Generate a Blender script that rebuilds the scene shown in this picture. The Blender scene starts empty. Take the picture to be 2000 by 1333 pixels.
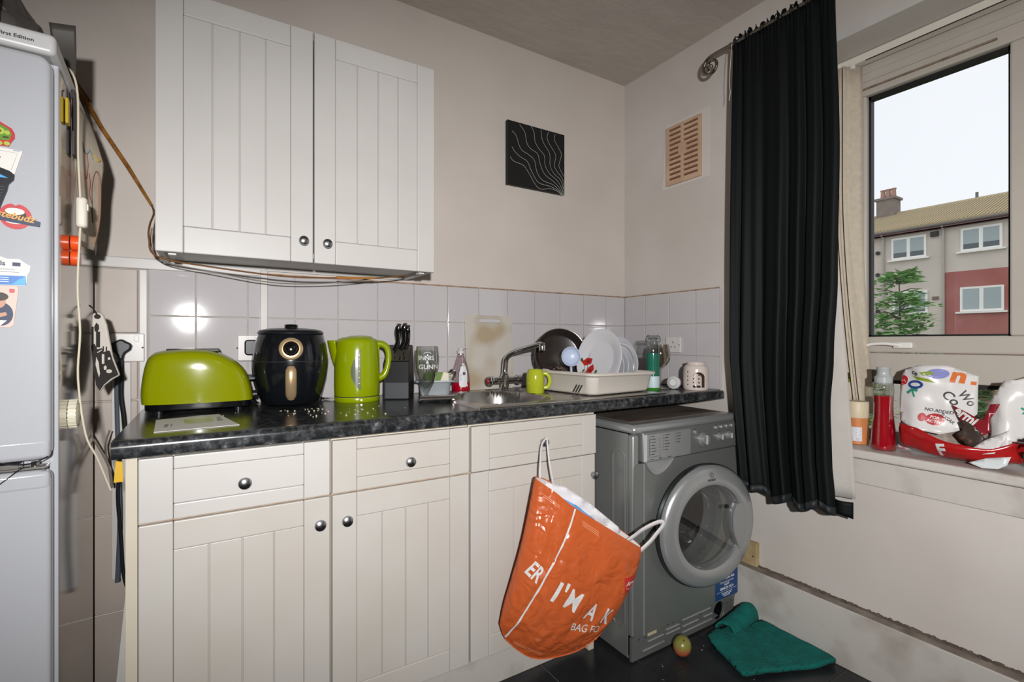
import bpy, bmesh, math, random
from mathutils import Vector, Matrix, noise
from mathutils.bvhtree import BVHTree
random.seed(7)
PI = math.pi
scene = bpy.context.scene
COL = scene.collection

# ---------------------------------------------------------------- camera
cam_d = bpy.data.cameras.new('camera')
cam_d.sensor_width = 36.0
cam_d.lens = 955.0 / 2000.0 * 36.0
cam_d.clip_start = 0.02
cam = bpy.data.objects.new('camera', cam_d)
CAM = Vector((-1.904, -1.919, 1.127))
cam.location = CAM
cam.rotation_euler = (PI / 2, 0, -math.radians(31.81))
COL.objects.link(cam)
scene.camera = cam

# ---------------------------------------------------------------- overcast sky
world = bpy.data.worlds.new('overcast_sky')
scene.world = world
world.use_nodes = True
wn = world.node_tree.nodes
wn['Background'].inputs[0].default_value = (0.93, 0.95, 1.0, 1)
wn['Background'].inputs[1].default_value = 1.10

# ---------------------------------------------------------------- lamps
def add_light(name, typ, loc, power, color=(1, 1, 1), **kw):
    l = bpy.data.lights.new(name, typ)
    l.energy = power
    l.color = color
    rot = kw.pop('rot', (0, 0, 0))
    for k, v in kw.items():
        setattr(l, k, v)
    o = bpy.data.objects.new(name, l)
    o.location = loc
    o.rotation_euler = rot
    COL.objects.link(o)
    return o
# the photographer's flash set back behind the camera to even its falloff: a wide, flat beam
fl = add_light('camera_flash', 'SPOT', (-2.02, -2.45, 1.30), 238.0, (1.0, 0.99, 0.985),
               spot_size=math.radians(86), spot_blend=1.0, shadow_soft_size=0.035,
               rot=(math.radians(85), 0, -math.radians(37)))
fl.scale = (2.4, 1.0, 1.0)
# added weak fill light, unseen behind the camera
add_light('fill_light', 'POINT', (-1.0, -2.7, 2.1), 4.0, (1.0, 0.95, 0.88), shadow_soft_size=0.16)

vs = scene.view_settings
vs.view_transform = 'Standard'
vs.look = 'None'
vs.gamma = 1.0
vs.use_curve_mapping = False
vs.exposure = 0.0

# ---------------------------------------------------------------- materials
def lin(c):
    if isinstance(c, str):
        c = [int(c[i:i + 2], 16) / 255 for i in (0, 2, 4)]
    return tuple(((x / 12.92) if x <= 0.04045 else ((x + 0.055) / 1.055) ** 2.4) for x in c)

def setin(n, names, v):
    for k in names:
        if k in n.inputs:
            n.inputs[k].default_value = v
            return

MATS = {}
def mat(name, col, rough=0.5, metal=0.0, var=0.0, vscale=6.0, col2=None, bump=0.0, bscale=60.0, spec=0.5,
        coat=0.0, trans=0.0, sheen=0.0, thr=None, stretch=None, ior=1.45, detail=4.0):
    if name in MATS:
        return MATS[name]
    m = bpy.data.materials.new(name)
    m.use_nodes = True
    nt = m.node_tree
    b = nt.nodes['Principled BSDF']
    c = lin(col)
    b.inputs['Base Color'].default_value = (*c, 1)
    b.inputs['Roughness'].default_value = rough
    b.inputs['Metallic'].default_value = metal
    b.inputs['IOR'].default_value = ior
    setin(b, ['Specular IOR Level', 'Specular'], spec)
    setin(b, ['Coat Weight', 'Clearcoat'], coat)
    setin(b, ['Transmission Weight', 'Transmission'], trans)
    setin(b, ['Sheen Weight', 'Sheen'], sheen)
    if var or col2 or bump:
        tc = nt.nodes.new('ShaderNodeTexCoord')
        src = tc.outputs['Object']
        if stretch:
            mp = nt.nodes.new('ShaderNodeMapping')
            mp.inputs['Scale'].default_value = stretch
            nt.links.new(src, mp.inputs['Vector'])
            src = mp.outputs['Vector']
    if var or col2:
        n = nt.nodes.new('ShaderNodeTexNoise')
        n.inputs['Scale'].default_value = vscale
        n.inputs['Detail'].default_value = detail
        nt.links.new(src, n.inputs['Vector'])
        r = nt.nodes.new('ShaderNodeValToRGB')
        a, z = thr if thr else (0.32, 0.68)
        r.color_ramp.elements[0].position = a
        r.color_ramp.elements[1].position = z
        c2 = lin(col2) if col2 else tuple(x * (1 - var) for x in c)
        r.color_ramp.elements[0].color = (*c2, 1)
        r.color_ramp.elements[1].color = (*c, 1)
        nt.links.new(n.outputs['Fac'], r.inputs['Fac'])
        nt.links.new(r.outputs['Color'], b.inputs['Base Color'])
    if bump:
        n2 = nt.nodes.new('ShaderNodeTexNoise')
        n2.inputs['Scale'].default_value = bscale
        n2.inputs['Detail'].default_value = 3.0
        nt.links.new(src, n2.inputs['Vector'])
        bp = nt.nodes.new('ShaderNodeBump')
        bp.inputs['Strength'].default_value = bump
        bp.inputs['Distance'].default_value = 0.004
        nt.links.new(n2.outputs['Fac'], bp.inputs['Height'])
        nt.links.new(bp.outputs['Normal'], b.inputs['Normal'])
    MATS[name] = m
    return m

def glass_mat(name, tint=(1, 1, 1), refl=0.06, edge=0.55, rough=0.0):
    """thin clear glass: see-through with a Fresnel sheen"""
    if name in MATS:
        return MATS[name]
    m = bpy.data.materials.new(name)
    m.use_nodes = True
    nt = m.node_tree
    nt.nodes.clear()
    out = nt.nodes.new('ShaderNodeOutputMaterial')
    tr = nt.nodes.new('ShaderNodeBsdfTransparent')
    tr.inputs[0].default_value = (*tint, 1)
    gl = nt.nodes.new('ShaderNodeBsdfGlossy')
    gl.inputs['Roughness'].default_value = rough + 0.02
    lw = nt.nodes.new('ShaderNodeLayerWeight')
    lw.inputs['Blend'].default_value = 0.35
    mr = nt.nodes.new('ShaderNodeMapRange')
    mr.inputs['To Min'].default_value = refl
    mr.inputs['To Max'].default_value = edge
    nt.links.new(lw.outputs['Facing'], mr.inputs['Value'])
    mx = nt.nodes.new('ShaderNodeMixShader')
    nt.links.new(mr.outputs['Result'], mx.inputs['Fac'])
    nt.links.new(tr.outputs[0], mx.inputs[1])
    nt.links.new(gl.outputs[0], mx.inputs[2])
    nt.links.new(mx.outputs[0], out.inputs['Surface'])
    MATS[name] = m
    return m

# ---------------------------------------------------------------- mesh builder
OFF = {}
class MB:
    """collects shapes (world coordinates unless the parent is a local one), built as ONE mesh object"""
    def __init__(s):
        s.bm = bmesh.new()
    def face(s, pts):
        vs_ = [s.bm.verts.new(p) for p in pts]
        try:
            return s.bm.faces.new(vs_)
        except ValueError:
            return None
    def box(s, x0, x1, y0, y1, z0, z1):
        x0, x1 = min(x0, x1), max(x0, x1)
        y0, y1 = min(y0, y1), max(y0, y1)
        z0, z1 = min(z0, z1), max(z0, z1)
        v = [s.bm.verts.new((x, y, z)) for z in (z0, z1) for y in (y0, y1) for x in (x0, x1)]
        for f in ((0, 2, 3, 1), (4, 5, 7, 6), (0, 1, 5, 4), (2, 6, 7, 3), (0, 4, 6, 2), (1, 3, 7, 5)):
            s.bm.faces.new([v[i] for i in f])
        return s
    def obox(s, c, ex, ey, ez, hx, hy, hz):
        """oriented box, centre + axes + half sizes"""
        c, ex, ey, ez = Vector(c), Vector(ex), Vector(ey), Vector(ez)
        v = [s.bm.verts.new(c + ex * hx * a + ey * hy * b + ez * hz * d) for d in (-1, 1) for b in (-1, 1) for a in (-1, 1)]
        for f in ((0, 2, 3, 1), (4, 5, 7, 6), (0, 1, 5, 4), (2, 6, 7, 3), (0, 4, 6, 2), (1, 3, 7, 5)):
            s.bm.faces.new([v[i] for i in f])
        return s
    def grid(s, fn, nu, nv, cu=False, cv=False):
        """fn(u,v) in 0..1"""
        pu = nu if cu else nu + 1
        pv = nv if cv else nv + 1
        V = [[s.bm.verts.new(fn(i / nu, j / nv)) for j in range(pv)] for i in range(pu)]
        for i in range(nu):
            for j in range(nv):
                a, b = i, (i + 1) % pu
                c, d = j, (j + 1) % pv
                try:
                    s.bm.faces.new((V[a][c], V[b][c], V[b][d], V[a][d]))
                except ValueError:
                    pass
        return V
    def lathe(s, prof, c=(0, 0, 0), axis=(0, 0, 1), seg=32, sx=1.0, sy=1.0, cap0=True, cap1=True):
        """prof: (radius, height along axis)"""
        c = Vector(c)
        az = Vector(axis).normalized()
        ax = Vector((1, 0, 0)) if abs(az.z) > 0.9 else az.cross(Vector((0, 0, 1))).normalized()
        ay = az.cross(ax)
        rings = []
        for r, h in prof:
            if r < 1e-6:
                rings.append([s.bm.verts.new(c + az * h)])
            else:
                rings.append([s.bm.verts.new(c + az * h + ax * (sx * r * math.cos(2 * PI * k / seg)) + ay * (sy * r * math.sin(2 * PI * k / seg))) for k in range(seg)])
        for a, b in zip(rings[:-1], rings[1:]):
            for k in range(seg):
                k2 = (k + 1) % seg
                if len(a) == 1 and len(b) == 1:
                    continue
                if len(a) == 1:
                    s.bm.faces.new((a[0], b[k2], b[k]))
                elif len(b) == 1:
                    s.bm.faces.new((a[k], a[k2], b[0]))
                else:
                    s.bm.faces.new((a[k], a[k2], b[k2], b[k]))
        if cap0 and len(rings[0]) > 2:
            s.bm.faces.new(list(reversed(rings[0])))
        if cap1 and len(rings[-1]) > 2:
            s.bm.faces.new(rings[-1])
        return s
    def tube(s, pts, r, seg=10, caps=True, closed=False, flat=1.0):
        pts = [Vector(p) for p in pts]
        n = len(pts)
        rr = r if isinstance(r, (list, tuple)) else [r] * n
        rings = []
        prev = None
        for i, p in enumerate(pts):
            if closed:
                t = pts[(i + 1) % n] - pts[i - 1]
            else:
                t = pts[min(i + 1, n - 1)] - pts[max(i - 1, 0)]
            if t.length < 1e-9:
                t = Vector((0, 0, 1))
            t.normalize()
            if prev is None:
                ref = Vector((0, 0, 1)) if abs(t.z) < 0.9 else Vector((1, 0, 0))
                nx = t.cross(ref).normalized()
            else:
                nx = (prev - t * prev.dot(t))
                nx = nx.normalized() if nx.length > 1e-6 else t.cross(Vector((0, 0, 1))).normalized()
            prev = nx
            ny = t.cross(nx)
            rings.append([s.bm.verts.new(p + nx * (rr[i] * math.cos(2 * PI * k / seg)) + ny * (flat * rr[i] * math.sin(2 * PI * k / seg))) for k in range(seg)])
        m = n if closed else n - 1
        for i in range(m):
            a, b = rings[i], rings[(i + 1) % n]
            for k in range(seg):
                k2 = (k + 1) % seg
                s.bm.faces.new((a[k], a[k2], b[k2], b[k]))
        if caps and not closed:
            s.bm.faces.new(list(reversed(rings[0])))
            s.bm.faces.new(rings[-1])
        return s
    def prism(s, poly, O, ex, ey, n, d):
        """extrude polygon (2D in frame O,ex,ey) from 0 to d along n"""
        O, ex, ey, n = Vector(O), Vector(ex), Vector(ey), Vector(n)
        a = [s.bm.verts.new(O + ex * x + ey * y) for x, y in poly]
        b = [s.bm.verts.new(O + ex * x + ey * y + n * d) for x, y in poly]
        s.bm.faces.new(a)
        s.bm.faces.new(list(reversed(b)))
        k = len(poly)
        for i in range(k):
            j = (i + 1) % k
            s.bm.faces.new((a[j], a[i], b[i], b[j]))
        return s
    def plate(s, outer, holes, O, ex, ey, n, d):
        """flat plate with holes, thickness d along n"""
        O, ex, ey, n = Vector(O), Vector(ex), Vector(ey), Vector(n)
        t = bmesh.new()
        es = []
        for loop in [outer] + list(holes):
            vv = [t.verts.new((x, y, 0)) for x, y in loop]
            for i in range(len(vv)):
                es.append(t.edges.new((vv[i], vv[(i + 1) % len(vv)])))
        bmesh.ops.triangle_fill(t, use_beauty=True, edges=es)
        t.verts.index_update()
        co = [v.co.copy() for v in t.verts]
        A = [s.bm.verts.new(O + ex * p.x + ey * p.y) for p in co]
        B = [s.bm.verts.new(O + ex * p.x + ey * p.y + n * d) for p in co]
        for f in t.faces:
            ids = [v.index for v in f.verts]
            s.bm.faces.new([A[i] for i in ids])
            s.bm.faces.new([B[i] for i in reversed(ids)])
        for e in t.edges:
            if len(e.link_faces) == 1:
                i, j = e.verts[0].index, e.verts[1].index
                s.bm.faces.new((A[i], A[j], B[j], B[i]))
        t.free()
        return s
    def bvh(s):
        s.bm.normal_update()
        return BVHTree.FromBMesh(s.bm)
    def build(s, name, m, parent=None, bevel=0.0, seg=2, smooth=True, angle=35, solid=0.0, sub=0, keep=False):
        bm = s.bm
        if parent is not None and parent.name in OFF:
            off = OFF[parent.name]
            if off.length:
                bmesh.ops.translate(bm, verts=bm.verts, vec=-off)
        bmesh.ops.recalc_face_normals(bm, faces=bm.faces)
        me = bpy.data.meshes.new(name)
        bm.to_mesh(me)
        if not keep:
            bm.free()
        me.materials.append(m)
        if smooth:
            for p in me.polygons:
                p.use_smooth = True
            if angle < 180:
                me.set_sharp_from_angle(angle=math.radians(angle))
        o = bpy.data.objects.new(name, me)
        COL.objects.link(o)
        if parent is not None:
            o.parent = parent
            OFF[o.name] = OFF.get(parent.name, Vector((0, 0, 0)))
        else:
            OFF[o.name] = Vector((0, 0, 0))
        if solid:
            md = o.modifiers.new('thickness', 'SOLIDIFY')
            md.thickness = solid
            md.offset = 0
        if bevel:
            md = o.modifiers.new('bevel', 'BEVEL')
            md.width = bevel
            md.segments = seg
            md.limit_method = 'ANGLE'
            md.angle_limit = math.radians(40)
        if sub:
            md = o.modifiers.new('smooth', 'SUBSURF')
            md.levels = sub
            md.render_levels = sub
        return o

def thing(name, label, cat, loc=(0, 0, 0), group=None, local=False, rotz=0.0):
    o = bpy.data.objects.new(name, None)
    o.empty_display_size = 0.05
    COL.objects.link(o)
    o.location = loc
    o.rotation_euler = (0, 0, rotz)
    o['label'] = label
    o['category'] = cat
    if group:
        o['group'] = group
    OFF[o.name] = Vector((0, 0, 0)) if local else Vector(loc)
    return o

def recentre(o):
    """move a one-mesh thing's origin to the middle of its base"""
    me = o.data
    xs = [v.co.x for v in me.vertices]; ys = [v.co.y for v in me.vertices]; zs = [v.co.z for v in me.vertices]
    c = Vector(((min(xs) + max(xs)) / 2, (min(ys) + max(ys)) / 2, min(zs)))
    me.transform(Matrix.Translation(-c))
    o.location = c
    OFF[o.name] = c
    return o

def tag(o, label, cat, group=None):
    o['label'] = label
    o['category'] = cat
    if group:
        o['group'] = group
    if o.type == 'MESH' and o.parent is None:
        recentre(o)
    return o

def struct(o, label=None):
    o['kind'] = 'structure'
    if label:
        o['label'] = label
    return o

def copy_part(o, parent, loc=None):
    c = o.copy()
    COL.objects.link(c)
    c.parent = parent
    if loc is not None:
        c.location = loc
    return c

# ---------------------------------------------------------------- flat print
def text_geo(body, size, bold=0.0, shear=0.0, sx=1.0, align='LEFT'):
    cu = bpy.data.curves.new('lettering', 'FONT')
    cu.body = body
    cu.size = size
    cu.offset = bold
    cu.shear = shear
    cu.align_x = align
    cu.resolution_u = 3
    o = bpy.data.objects.new('lettering', cu)
    COL.objects.link(o)
    dg = bpy.context.evaluated_depsgraph_get()
    me = bpy.data.meshes.new_from_object(o.evaluated_get(dg))
    vs_ = [(v.co.x * sx, v.co.y) for v in me.vertices]
    fs = [tuple(p.vertices) for p in me.polygons]
    bpy.data.objects.remove(o)
    bpy.data.curves.remove(cu)
    bpy.data.meshes.remove(me)
    return vs_, fs

def decal(name, geo, O, ex, ey, m, parent, n=None, bvh=None, off=0.0008, cut=0.0, ang=0.0, disp=None):
    """lay flat shapes (list of (verts2d, faces)) on a surface"""
    O, ex, ey = Vector(O), Vector(ex).normalized(), Vector(ey).normalized()
    n = Vector(n) if n is not None else ex.cross(ey)
    n = n.normalized()
    if ang:
        ca, sa = math.cos(ang), math.sin(ang)
        ex, ey = ex * ca + ey * sa, ey * ca - ex * sa
    t = bmesh.new()
    for vs_, fs in geo:
        vv = [t.verts.new((x, y, 0)) for x, y in vs_]
        for f in fs:
            try:
                t.faces.new([vv[i] for i in f])
            except ValueError:
                pass
    if cut:
        xs = [v.co.x for v in t.verts]; ys = [v.co.y for v in t.verts]
        for ax, lo, hi in ((0, min(xs), max(xs)), (1, min(ys), max(ys))):
            k = lo + cut
            while k < hi:
                bmesh.ops.bisect_plane(t, geom=t.verts[:] + t.edges[:] + t.faces[:], plane_co=(k, 0, 0) if ax == 0 else (0, k, 0),
                                       plane_no=(1, 0, 0) if ax == 0 else (0, 1, 0))
                k += cut
    mb = MB()
    mb.bm.free()
    mb.bm = t
    miss = []
    for v in t.verts:
        p = O + ex * v.co.x + ey * v.co.y
        if bvh is not None:
            hit = bvh.ray_cast(p + n * 0.25, -n)
            if hit[0] is not None:
                p = hit[0]
            else:
                miss.append(v)
        if disp:
            p = p + n * disp(v.co.x, v.co.y)
        v.co = p + n * off
    if miss:
        bmesh.ops.delete(t, geom=miss, context='VERTS')
    o = mb.build(name, m, parent, smooth=False)
    return o

def poly(*pts):
    return (list(pts), [tuple(range(len(pts)))])
def ell(cx, cy, rx, ry, k=24, a0=0.0, a1=2 * PI):
    return ([(cx + rx * math.cos(a0 + (a1 - a0) * i / k), cy + ry * math.sin(a0 + (a1 - a0) * i / k)) for i in range(k)], [tuple(range(k))])
def ring2(cx, cy, rx, ry, w, k=28):
    a = [(cx + rx * math.cos(2 * PI * i / k), cy + ry * math.sin(2 * PI * i / k)) for i in range(k)]
    b = [(cx + (rx - w) * math.cos(2 * PI * i / k), cy + (ry - w) * math.sin(2 * PI * i / k)) for i in range(k)]
    return (a + b, [(i, (i + 1) % k, k + (i + 1) % k, k + i) for i in range(k)])
def rect(x0, y0, x1, y1):
    return poly((x0, y0), (x1, y0), (x1, y1), (x0, y1))
def shift(geo, dx, dy):
    return ([(x + dx, y + dy) for x, y in geo[0]], geo[1])
def stroke2(pts, w):
    """flat ribbon along 2D points"""
    L = []; R_ = []
    for i, p in enumerate(pts):
        a = pts[max(i - 1, 0)]; b = pts[min(i + 1, len(pts) - 1)]
        dx, dy = b[0] - a[0], b[1] - a[1]
        d = math.hypot(dx, dy) or 1
        L.append((p[0] - dy / d * w / 2, p[1] + dx / d * w / 2))
        R_.append((p[0] + dy / d * w / 2, p[1] - dx / d * w / 2))
    k = len(pts)
    return (L + R_, [(i, i + 1, k + i + 1, k + i) for i in range(k - 1)])
def smooth_path(pts, k=6):
    pts = [Vector(p) for p in pts]
    out = []
    for i in range(len(pts) - 1):
        p0 = pts[max(i - 1, 0)]; p1 = pts[i]; p2 = pts[i + 1]; p3 = pts[min(i + 2, len(pts) - 1)]
        for j in range(k):
            t = j / k
            out.append(0.5 * ((2 * p1) + (p2 - p0) * t + (2 * p0 - 5 * p1 + 4 * p2 - p3) * t * t + (3 * p1 - p0 - 3 * p2 + p3) * t ** 3))
    out.append(pts[-1])
    return out
def rrect(x0, y0, x1, y1, r, k=5):
    out = []
    for cx, cy, a in ((x1 - r, y1 - r, 0), (x0 + r, y1 - r, PI / 2), (x0 + r, y0 + r, PI), (x1 - r, y0 + r, 1.5 * PI)):
        for i in range(k + 1):
            t = a + PI / 2 * i / k
            out.append((cx + r * math.cos(t), cy + r * math.sin(t)))
    return out
def circ(cx, cy, r, k=48):
    return [(cx + r * math.cos(2 * PI * i / k), cy + r * math.sin(2 * PI * i / k)) for i in range(k)]
def view_rz(u):
    """turn that faces a thing to a viewer standing at the room's door (u: bearing in the wide view)"""
    return -(math.radians(31.81) + math.atan((u - 1000) / 955.0))
def sheet(poly2, O, ex, ey, n, cut=0.02, amp=0.006, freq=14.0, seed=0.0, bulge=None, crease=0.0):
    """crumpled sheet from an outline; returns an MB"""
    O, ex, ey, n = Vector(O), Vector(ex), Vector(ey), Vector(n)
    t = bmesh.new()
    t.faces.new([t.verts.new((x, y, 0)) for x, y in poly2])
    xs = [p[0] for p in poly2]; ys = [p[1] for p in poly2]
    for ax, lo, hi in ((0, min(xs), max(xs)), (1, min(ys), max(ys))):
        k = lo + cut
        while k < hi:
            bmesh.ops.bisect_plane(t, geom=t.verts[:] + t.edges[:] + t.faces[:], plane_co=(k, 0, 0) if ax == 0 else (0, k, 0),
                                   plane_no=(1, 0, 0) if ax == 0 else (0, 1, 0))
            k += cut
    bmesh.ops.triangulate(t, faces=t.faces[:])
    mb = MB()
    mb.bm.free()
    mb.bm = t
    for v in t.verts:
        x, y = v.co.x, v.co.y
        d = amp * noise.noise(Vector((x * freq, y * freq, seed)))
        if crease:
            d += crease * (0.5 - abs(noise.noise(Vector((x * freq * 0.7 + 9, y * freq * 0.7, seed + 3.3)))))
        if bulge:
            d += bulge(x, y)
        v.co = O + ex * x + ey * y + n * d
    return mb
# ================================================================ materials used all over
M_wall = mat('wall_paint', 'c8bfb7', 0.6, var=0.10, vscale=2.2, bump=0.06, bscale=90)
M_wallr = mat('wall_paint_smudged', 'c4beb8', 0.6, col2='b8b0a8', vscale=1.6, thr=(0.30, 0.62), bump=0.06, bscale=90)
M_ceil = mat('ceiling_artex', 'b9b0a7', 0.85, var=0.08, vscale=5, bump=1.0, bscale=13, stretch=(1.0, 2.2, 1.0))
M_tile = mat('white_glazed_tile', 'bab6b7', 0.06, var=0.03, vscale=3, bump=0.03, bscale=9)
M_grout = mat('tile_grout', 'bdb5ac', 0.8, var=0.2, vscale=20)
M_beige = mat('glossy_beige_paint', 'b0a49a', 0.42, var=0.14, vscale=5, bump=0.10, bscale=14)
M_white = mat('white_gloss_paint', 'bfbbb7', 0.35, var=0.06, vscale=8)
M_dirtyw = mat('worn_white_paint', 'bdb8b2', 0.42, col2='a39b92', vscale=7, thr=(0.28, 0.5), bump=0.05, bscale=40)
M_upvc = mat('white_window_plastic', 'b0a99f', 0.3, var=0.07, vscale=6)
M_gasket = mat('black_window_gasket', '1b1a1a', 0.5)
M_floor = mat('black_floor_tile', '2a2b2d', 0.28, col2='202123', vscale=9, bump=0.12, bscale=45)
M_fgrout = mat('grey_floor_grout', '8d8a86', 0.8, var=0.2, vscale=30)
M_dust = mat('dusty_ledge', '8f857b', 0.85, col2='6a6058', vscale=18)
M_chrome = mat('chrome', 'cfcfd2', 0.08, 1.0)
M_steel = mat('brushed_steel', 'b9b6b2', 0.26, 1.0, var=0.12, vscale=12, stretch=(1, 12, 1))
M_black = mat('black_plastic', '17181a', 0.35)
M_bgloss = mat('black_gloss_plastic', '0d0e10', 0.12)
M_paper = mat('white_paper', 'd9d6d0', 0.7)
M_wplast = mat('white_plastic', 'd8d5cf', 0.35, var=0.04, vscale=10)
M_glass = glass_mat('clear_glass', (0.96, 0.97, 0.97), 0.05, 0.55)
M_pane = glass_mat('window_glass', (0.97, 0.98, 0.98), 0.02, 0.25)

# ================================================================ room shell
CEIL = 2.50
X0, Y1 = -2.95, -3.3
mb = MB(); mb.box(X0, 0.3, 0.0, 0.12, -0.1, CEIL + .05)
wall_back = struct(mb.build('wall_back', M_wall, smooth=False))
mb = MB(); mb.box(X0 - .12, X0, Y1, 0.12, -0.1, CEIL + .05)
wall_left = struct(mb.build('wall_left', M_wall, smooth=False))
mb = MB(); mb.box(X0 - .12, 0.3, Y1 - .12, Y1, -0.1, CEIL + .05)
wall_front = struct(mb.build('wall_front', M_wall, smooth=False))
mb = MB(); mb.box(X0 - .12, 0.3, Y1 - .12, 0.12, CEIL, CEIL + .1)
ceiling = struct(mb.build('ceiling', M_ceil, smooth=False))
# window wall with its opening
WY0, WY1, WZ0, WZ1, WT = -2.25, -0.955, 0.728, 2.192, 0.30
mb = MB()
mb.box(0, WT, WY1, 0, -0.1, CEIL); mb.box(0, WT, Y1, WY0, -0.1, CEIL)
mb.box(0, WT, WY0, WY1, -0.1, WZ0); mb.box(0, WT, WY0, WY1, WZ1, CEIL)
wall_right = struct(mb.build('wall_right', M_wallr, smooth=False))
mb = MB(); mb.box(-0.006, 0.0, WY0 - .05, -0.90, WZ1, WZ1 + 0.035)
struct(mb.build('trim_1', M_white, smooth=False), 'plaster edge strip over the window opening')

# floor: grout bed and separate tiles
mb = MB(); mb.box(X0, 0, Y1, 0, -0.12, -0.004)
floor = struct(mb.build('floor', M_fgrout, smooth=False))
TX = [-0.315 - 0.302 * k for k in range(-1, 9)]
TY = [-0.80 + 0.2995 * k for k in range(2, -9, -1)]
tile_mesh = None
def tile_piece(parent, m, x0, x1, y0, y1, z0, z1, name='tile', bev=0.002):
    o = MB().box(x0, x1, y0, y1, z0, z1).build(name, m, parent, bevel=bev, seg=2, smooth=False)
    return o
xs_edges = [0.0, -0.013] + []
ex_ = sorted([0.0 - 0.013] + [x for x in [-0.315 - 0.302 * k for k in range(0, 9)] if x > X0] + [X0], reverse=True)
ey_ = sorted([-0.02] + [y for y in [-0.80 + 0.2995 * k for k in range(2, -9, -1)] if -0.1 > y > Y1] + [Y1], reverse=True)
for i in range(len(ex_) - 1):
    for j in range(len(ey_) - 1):
        if ex_[i] - ex_[i + 1] > .03 and ey_[j] - ey_[j + 1] > .03:
            tile_piece(floor, M_floor, ex_[i + 1] + .002, ex_[i] - .002, ey_[j + 1] + .002, ey_[j] - .002, -.01, 0.0, 'floor_tile', .0015)

# wall tiles behind the worktop, row by row
rows = [(1.2085, 1.3585), (1.0605, 1.2055), (0.916, 1.0575)]
xe = [-0.006, -0.143] + [-0.143 - 0.1497 * k for k in range(1, 13)] + [-2.064]
MB().box(-2.066, 0, -0.004, 0, 0.905, 1.36).build('grout_bed', M_grout, wall_back, smooth=False)
for z0, z1 in rows:
    for a, b in zip(xe[:-1], xe[1:]):
        tile_piece(wall_back, M_tile, b + .0015, a - .0015, -0.0095, -0.002, z0, z1, 'wall_tile')
MB().box(-0.004, 0, -0.588, 0, 0.905, 1.36).build('grout_bed', M_grout, wall_right, smooth=False)
ye = [-0.010, -0.153, -0.306, -0.459, -0.583]
for z0, z1 in rows:
    for a, b in zip(ye[:-1], ye[1:]):
        tile_piece(wall_right, M_tile, -0.0095, -0.002, b + .0015, a - .0015, z0, z1, 'wall_tile')
# edging strips and caulk line above the tiles
mb = MB(); mb.box(-0.012, 0, -0.592, -0.585, 0.90, 1.365)
struct(mb.build('trim_2', M_white, smooth=False), 'white plastic tile edging strip beside the curtain')
mb = MB(); mb.box(-1.73, 0, -0.007, 0, 1.3585, 1.3645); mb.box(-0.007, 0, -0.585, 0, 1.3585, 1.3645)
struct(mb.build('trim_3', mat('brown_caulk', 'a78e7a', .8, col2='7d6250', vscale=30), smooth=False), 'thin brown caulk line above the wall tiles')
mb = MB(); mb.box(-2.40, -1.73, -0.014, 0, 1.352, 1.386)
struct(mb.build('trim_4', M_white, bevel=.003, smooth=False), 'white horizontal strip above the tiles, left end')
mb = MB(); mb.box(-2.090, -2.066, -0.013, 0, 0.86, 1.352)
struct(mb.build('trim_5', M_white, bevel=.004, smooth=False), 'white vertical strip at the left edge of the tiles')
# glossy painted boards on the wall beside the fridge
for k, (z0, z1) in enumerate(((1.152, 1.350), (0.945, 1.149), (0.60, 0.942), (0.302, 0.597), (0.0, 0.299))):
    tile_piece(wall_back, M_beige, -2.60, -2.205, -0.008, 0.0, z0, z1, 'wall_board', .003)
    tile_piece(wall_back, M_beige, -2.202, -2.092 if z1 > .9 else -2.04, -0.008, 0.0, z0, z1, 'wall_board', .003)

# boxed skirting along the window wall
mb = MB(); mb.box(-0.045, 0, Y1, -0.015, 0.0, 0.206)
o = struct(mb.build('baseboard_right', M_dirtyw, bevel=.003, smooth=False), 'boxed white skirting with a dusty top ledge')
MB().box(-0.043, 0.0, Y1, -0.015, 0.206, 0.2085).build('dust_ledge', M_dust, o, smooth=False)
mb = MB()
for k in range(150):
    y = -0.70 - 1.0 * k / 150
    mb.box(-0.006 - random.random() * .005, 0, y - .007, y, .2085, .2085 + .003 + .005 * random.random())
mb.build('crumbled_edge', mat('dirt', '4c433b', .9, col2='6b5f54', vscale=40), o, smooth=False)

# ================================================================ window
w1 = struct(MB().box(0.205, 0.265, WY0, WY1, 2.135, WZ1).box(0.205, 0.265, WY0, WY1, WZ0 + .03, 0.80)
            .box(0.205, 0.265, WY1 - .05, WY1, .80, 2.135).box(0.205, 0.265, WY0, WY0 + .05, .80, 2.135)
            .box(0.205, 0.265, -1.565, -1.515, .80, 2.135).build('window_1', M_upvc, bevel=.004, smooth=False),
            'white plastic kitchen window with a tall opening sash')
GX = 0.236
def sash(y0, y1, z0, z1, gy0, gy1, gz0, gz1, m=M_upvc):
    p = MB()
    p.box(.192, .25, y0, y1, gz1, z1).box(.192, .25, y0, y1, z0, gz0).box(.192, .25, y0, gy0, gz0, gz1).box(.192, .25, gy1, y1, gz0, gz1)
    s_ = p.build('sash_frame', m, w1, bevel=.006, smooth=False)
    g = MB()
    t = .011
    g.box(.215, .24, gy0, gy1, gz1 - t * 1.3, gz1).box(.215, .24, gy0, gy1, gz0, gz0 + t * .6).box(.215, .24, gy0, gy0 + t * .7, gz0, gz1).box(.215, .24, gy1 - t * .7, gy1, gz0, gz1)
    g.build('gasket', M_gasket, s_, smooth=False)
    MB().box(.228, .232, gy0, gy1, gz0, gz1).build('pane', M_pane, s_, smooth=False)
    return s_
s1 = sash(-1.515, -1.005, 1.085, 2.135, -1.447, -1.060, 1.143, 2.048)
sash(-2.20, -1.565, 1.085, 2.135, -2.14, -1.63, 1.143, 2.048)
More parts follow.
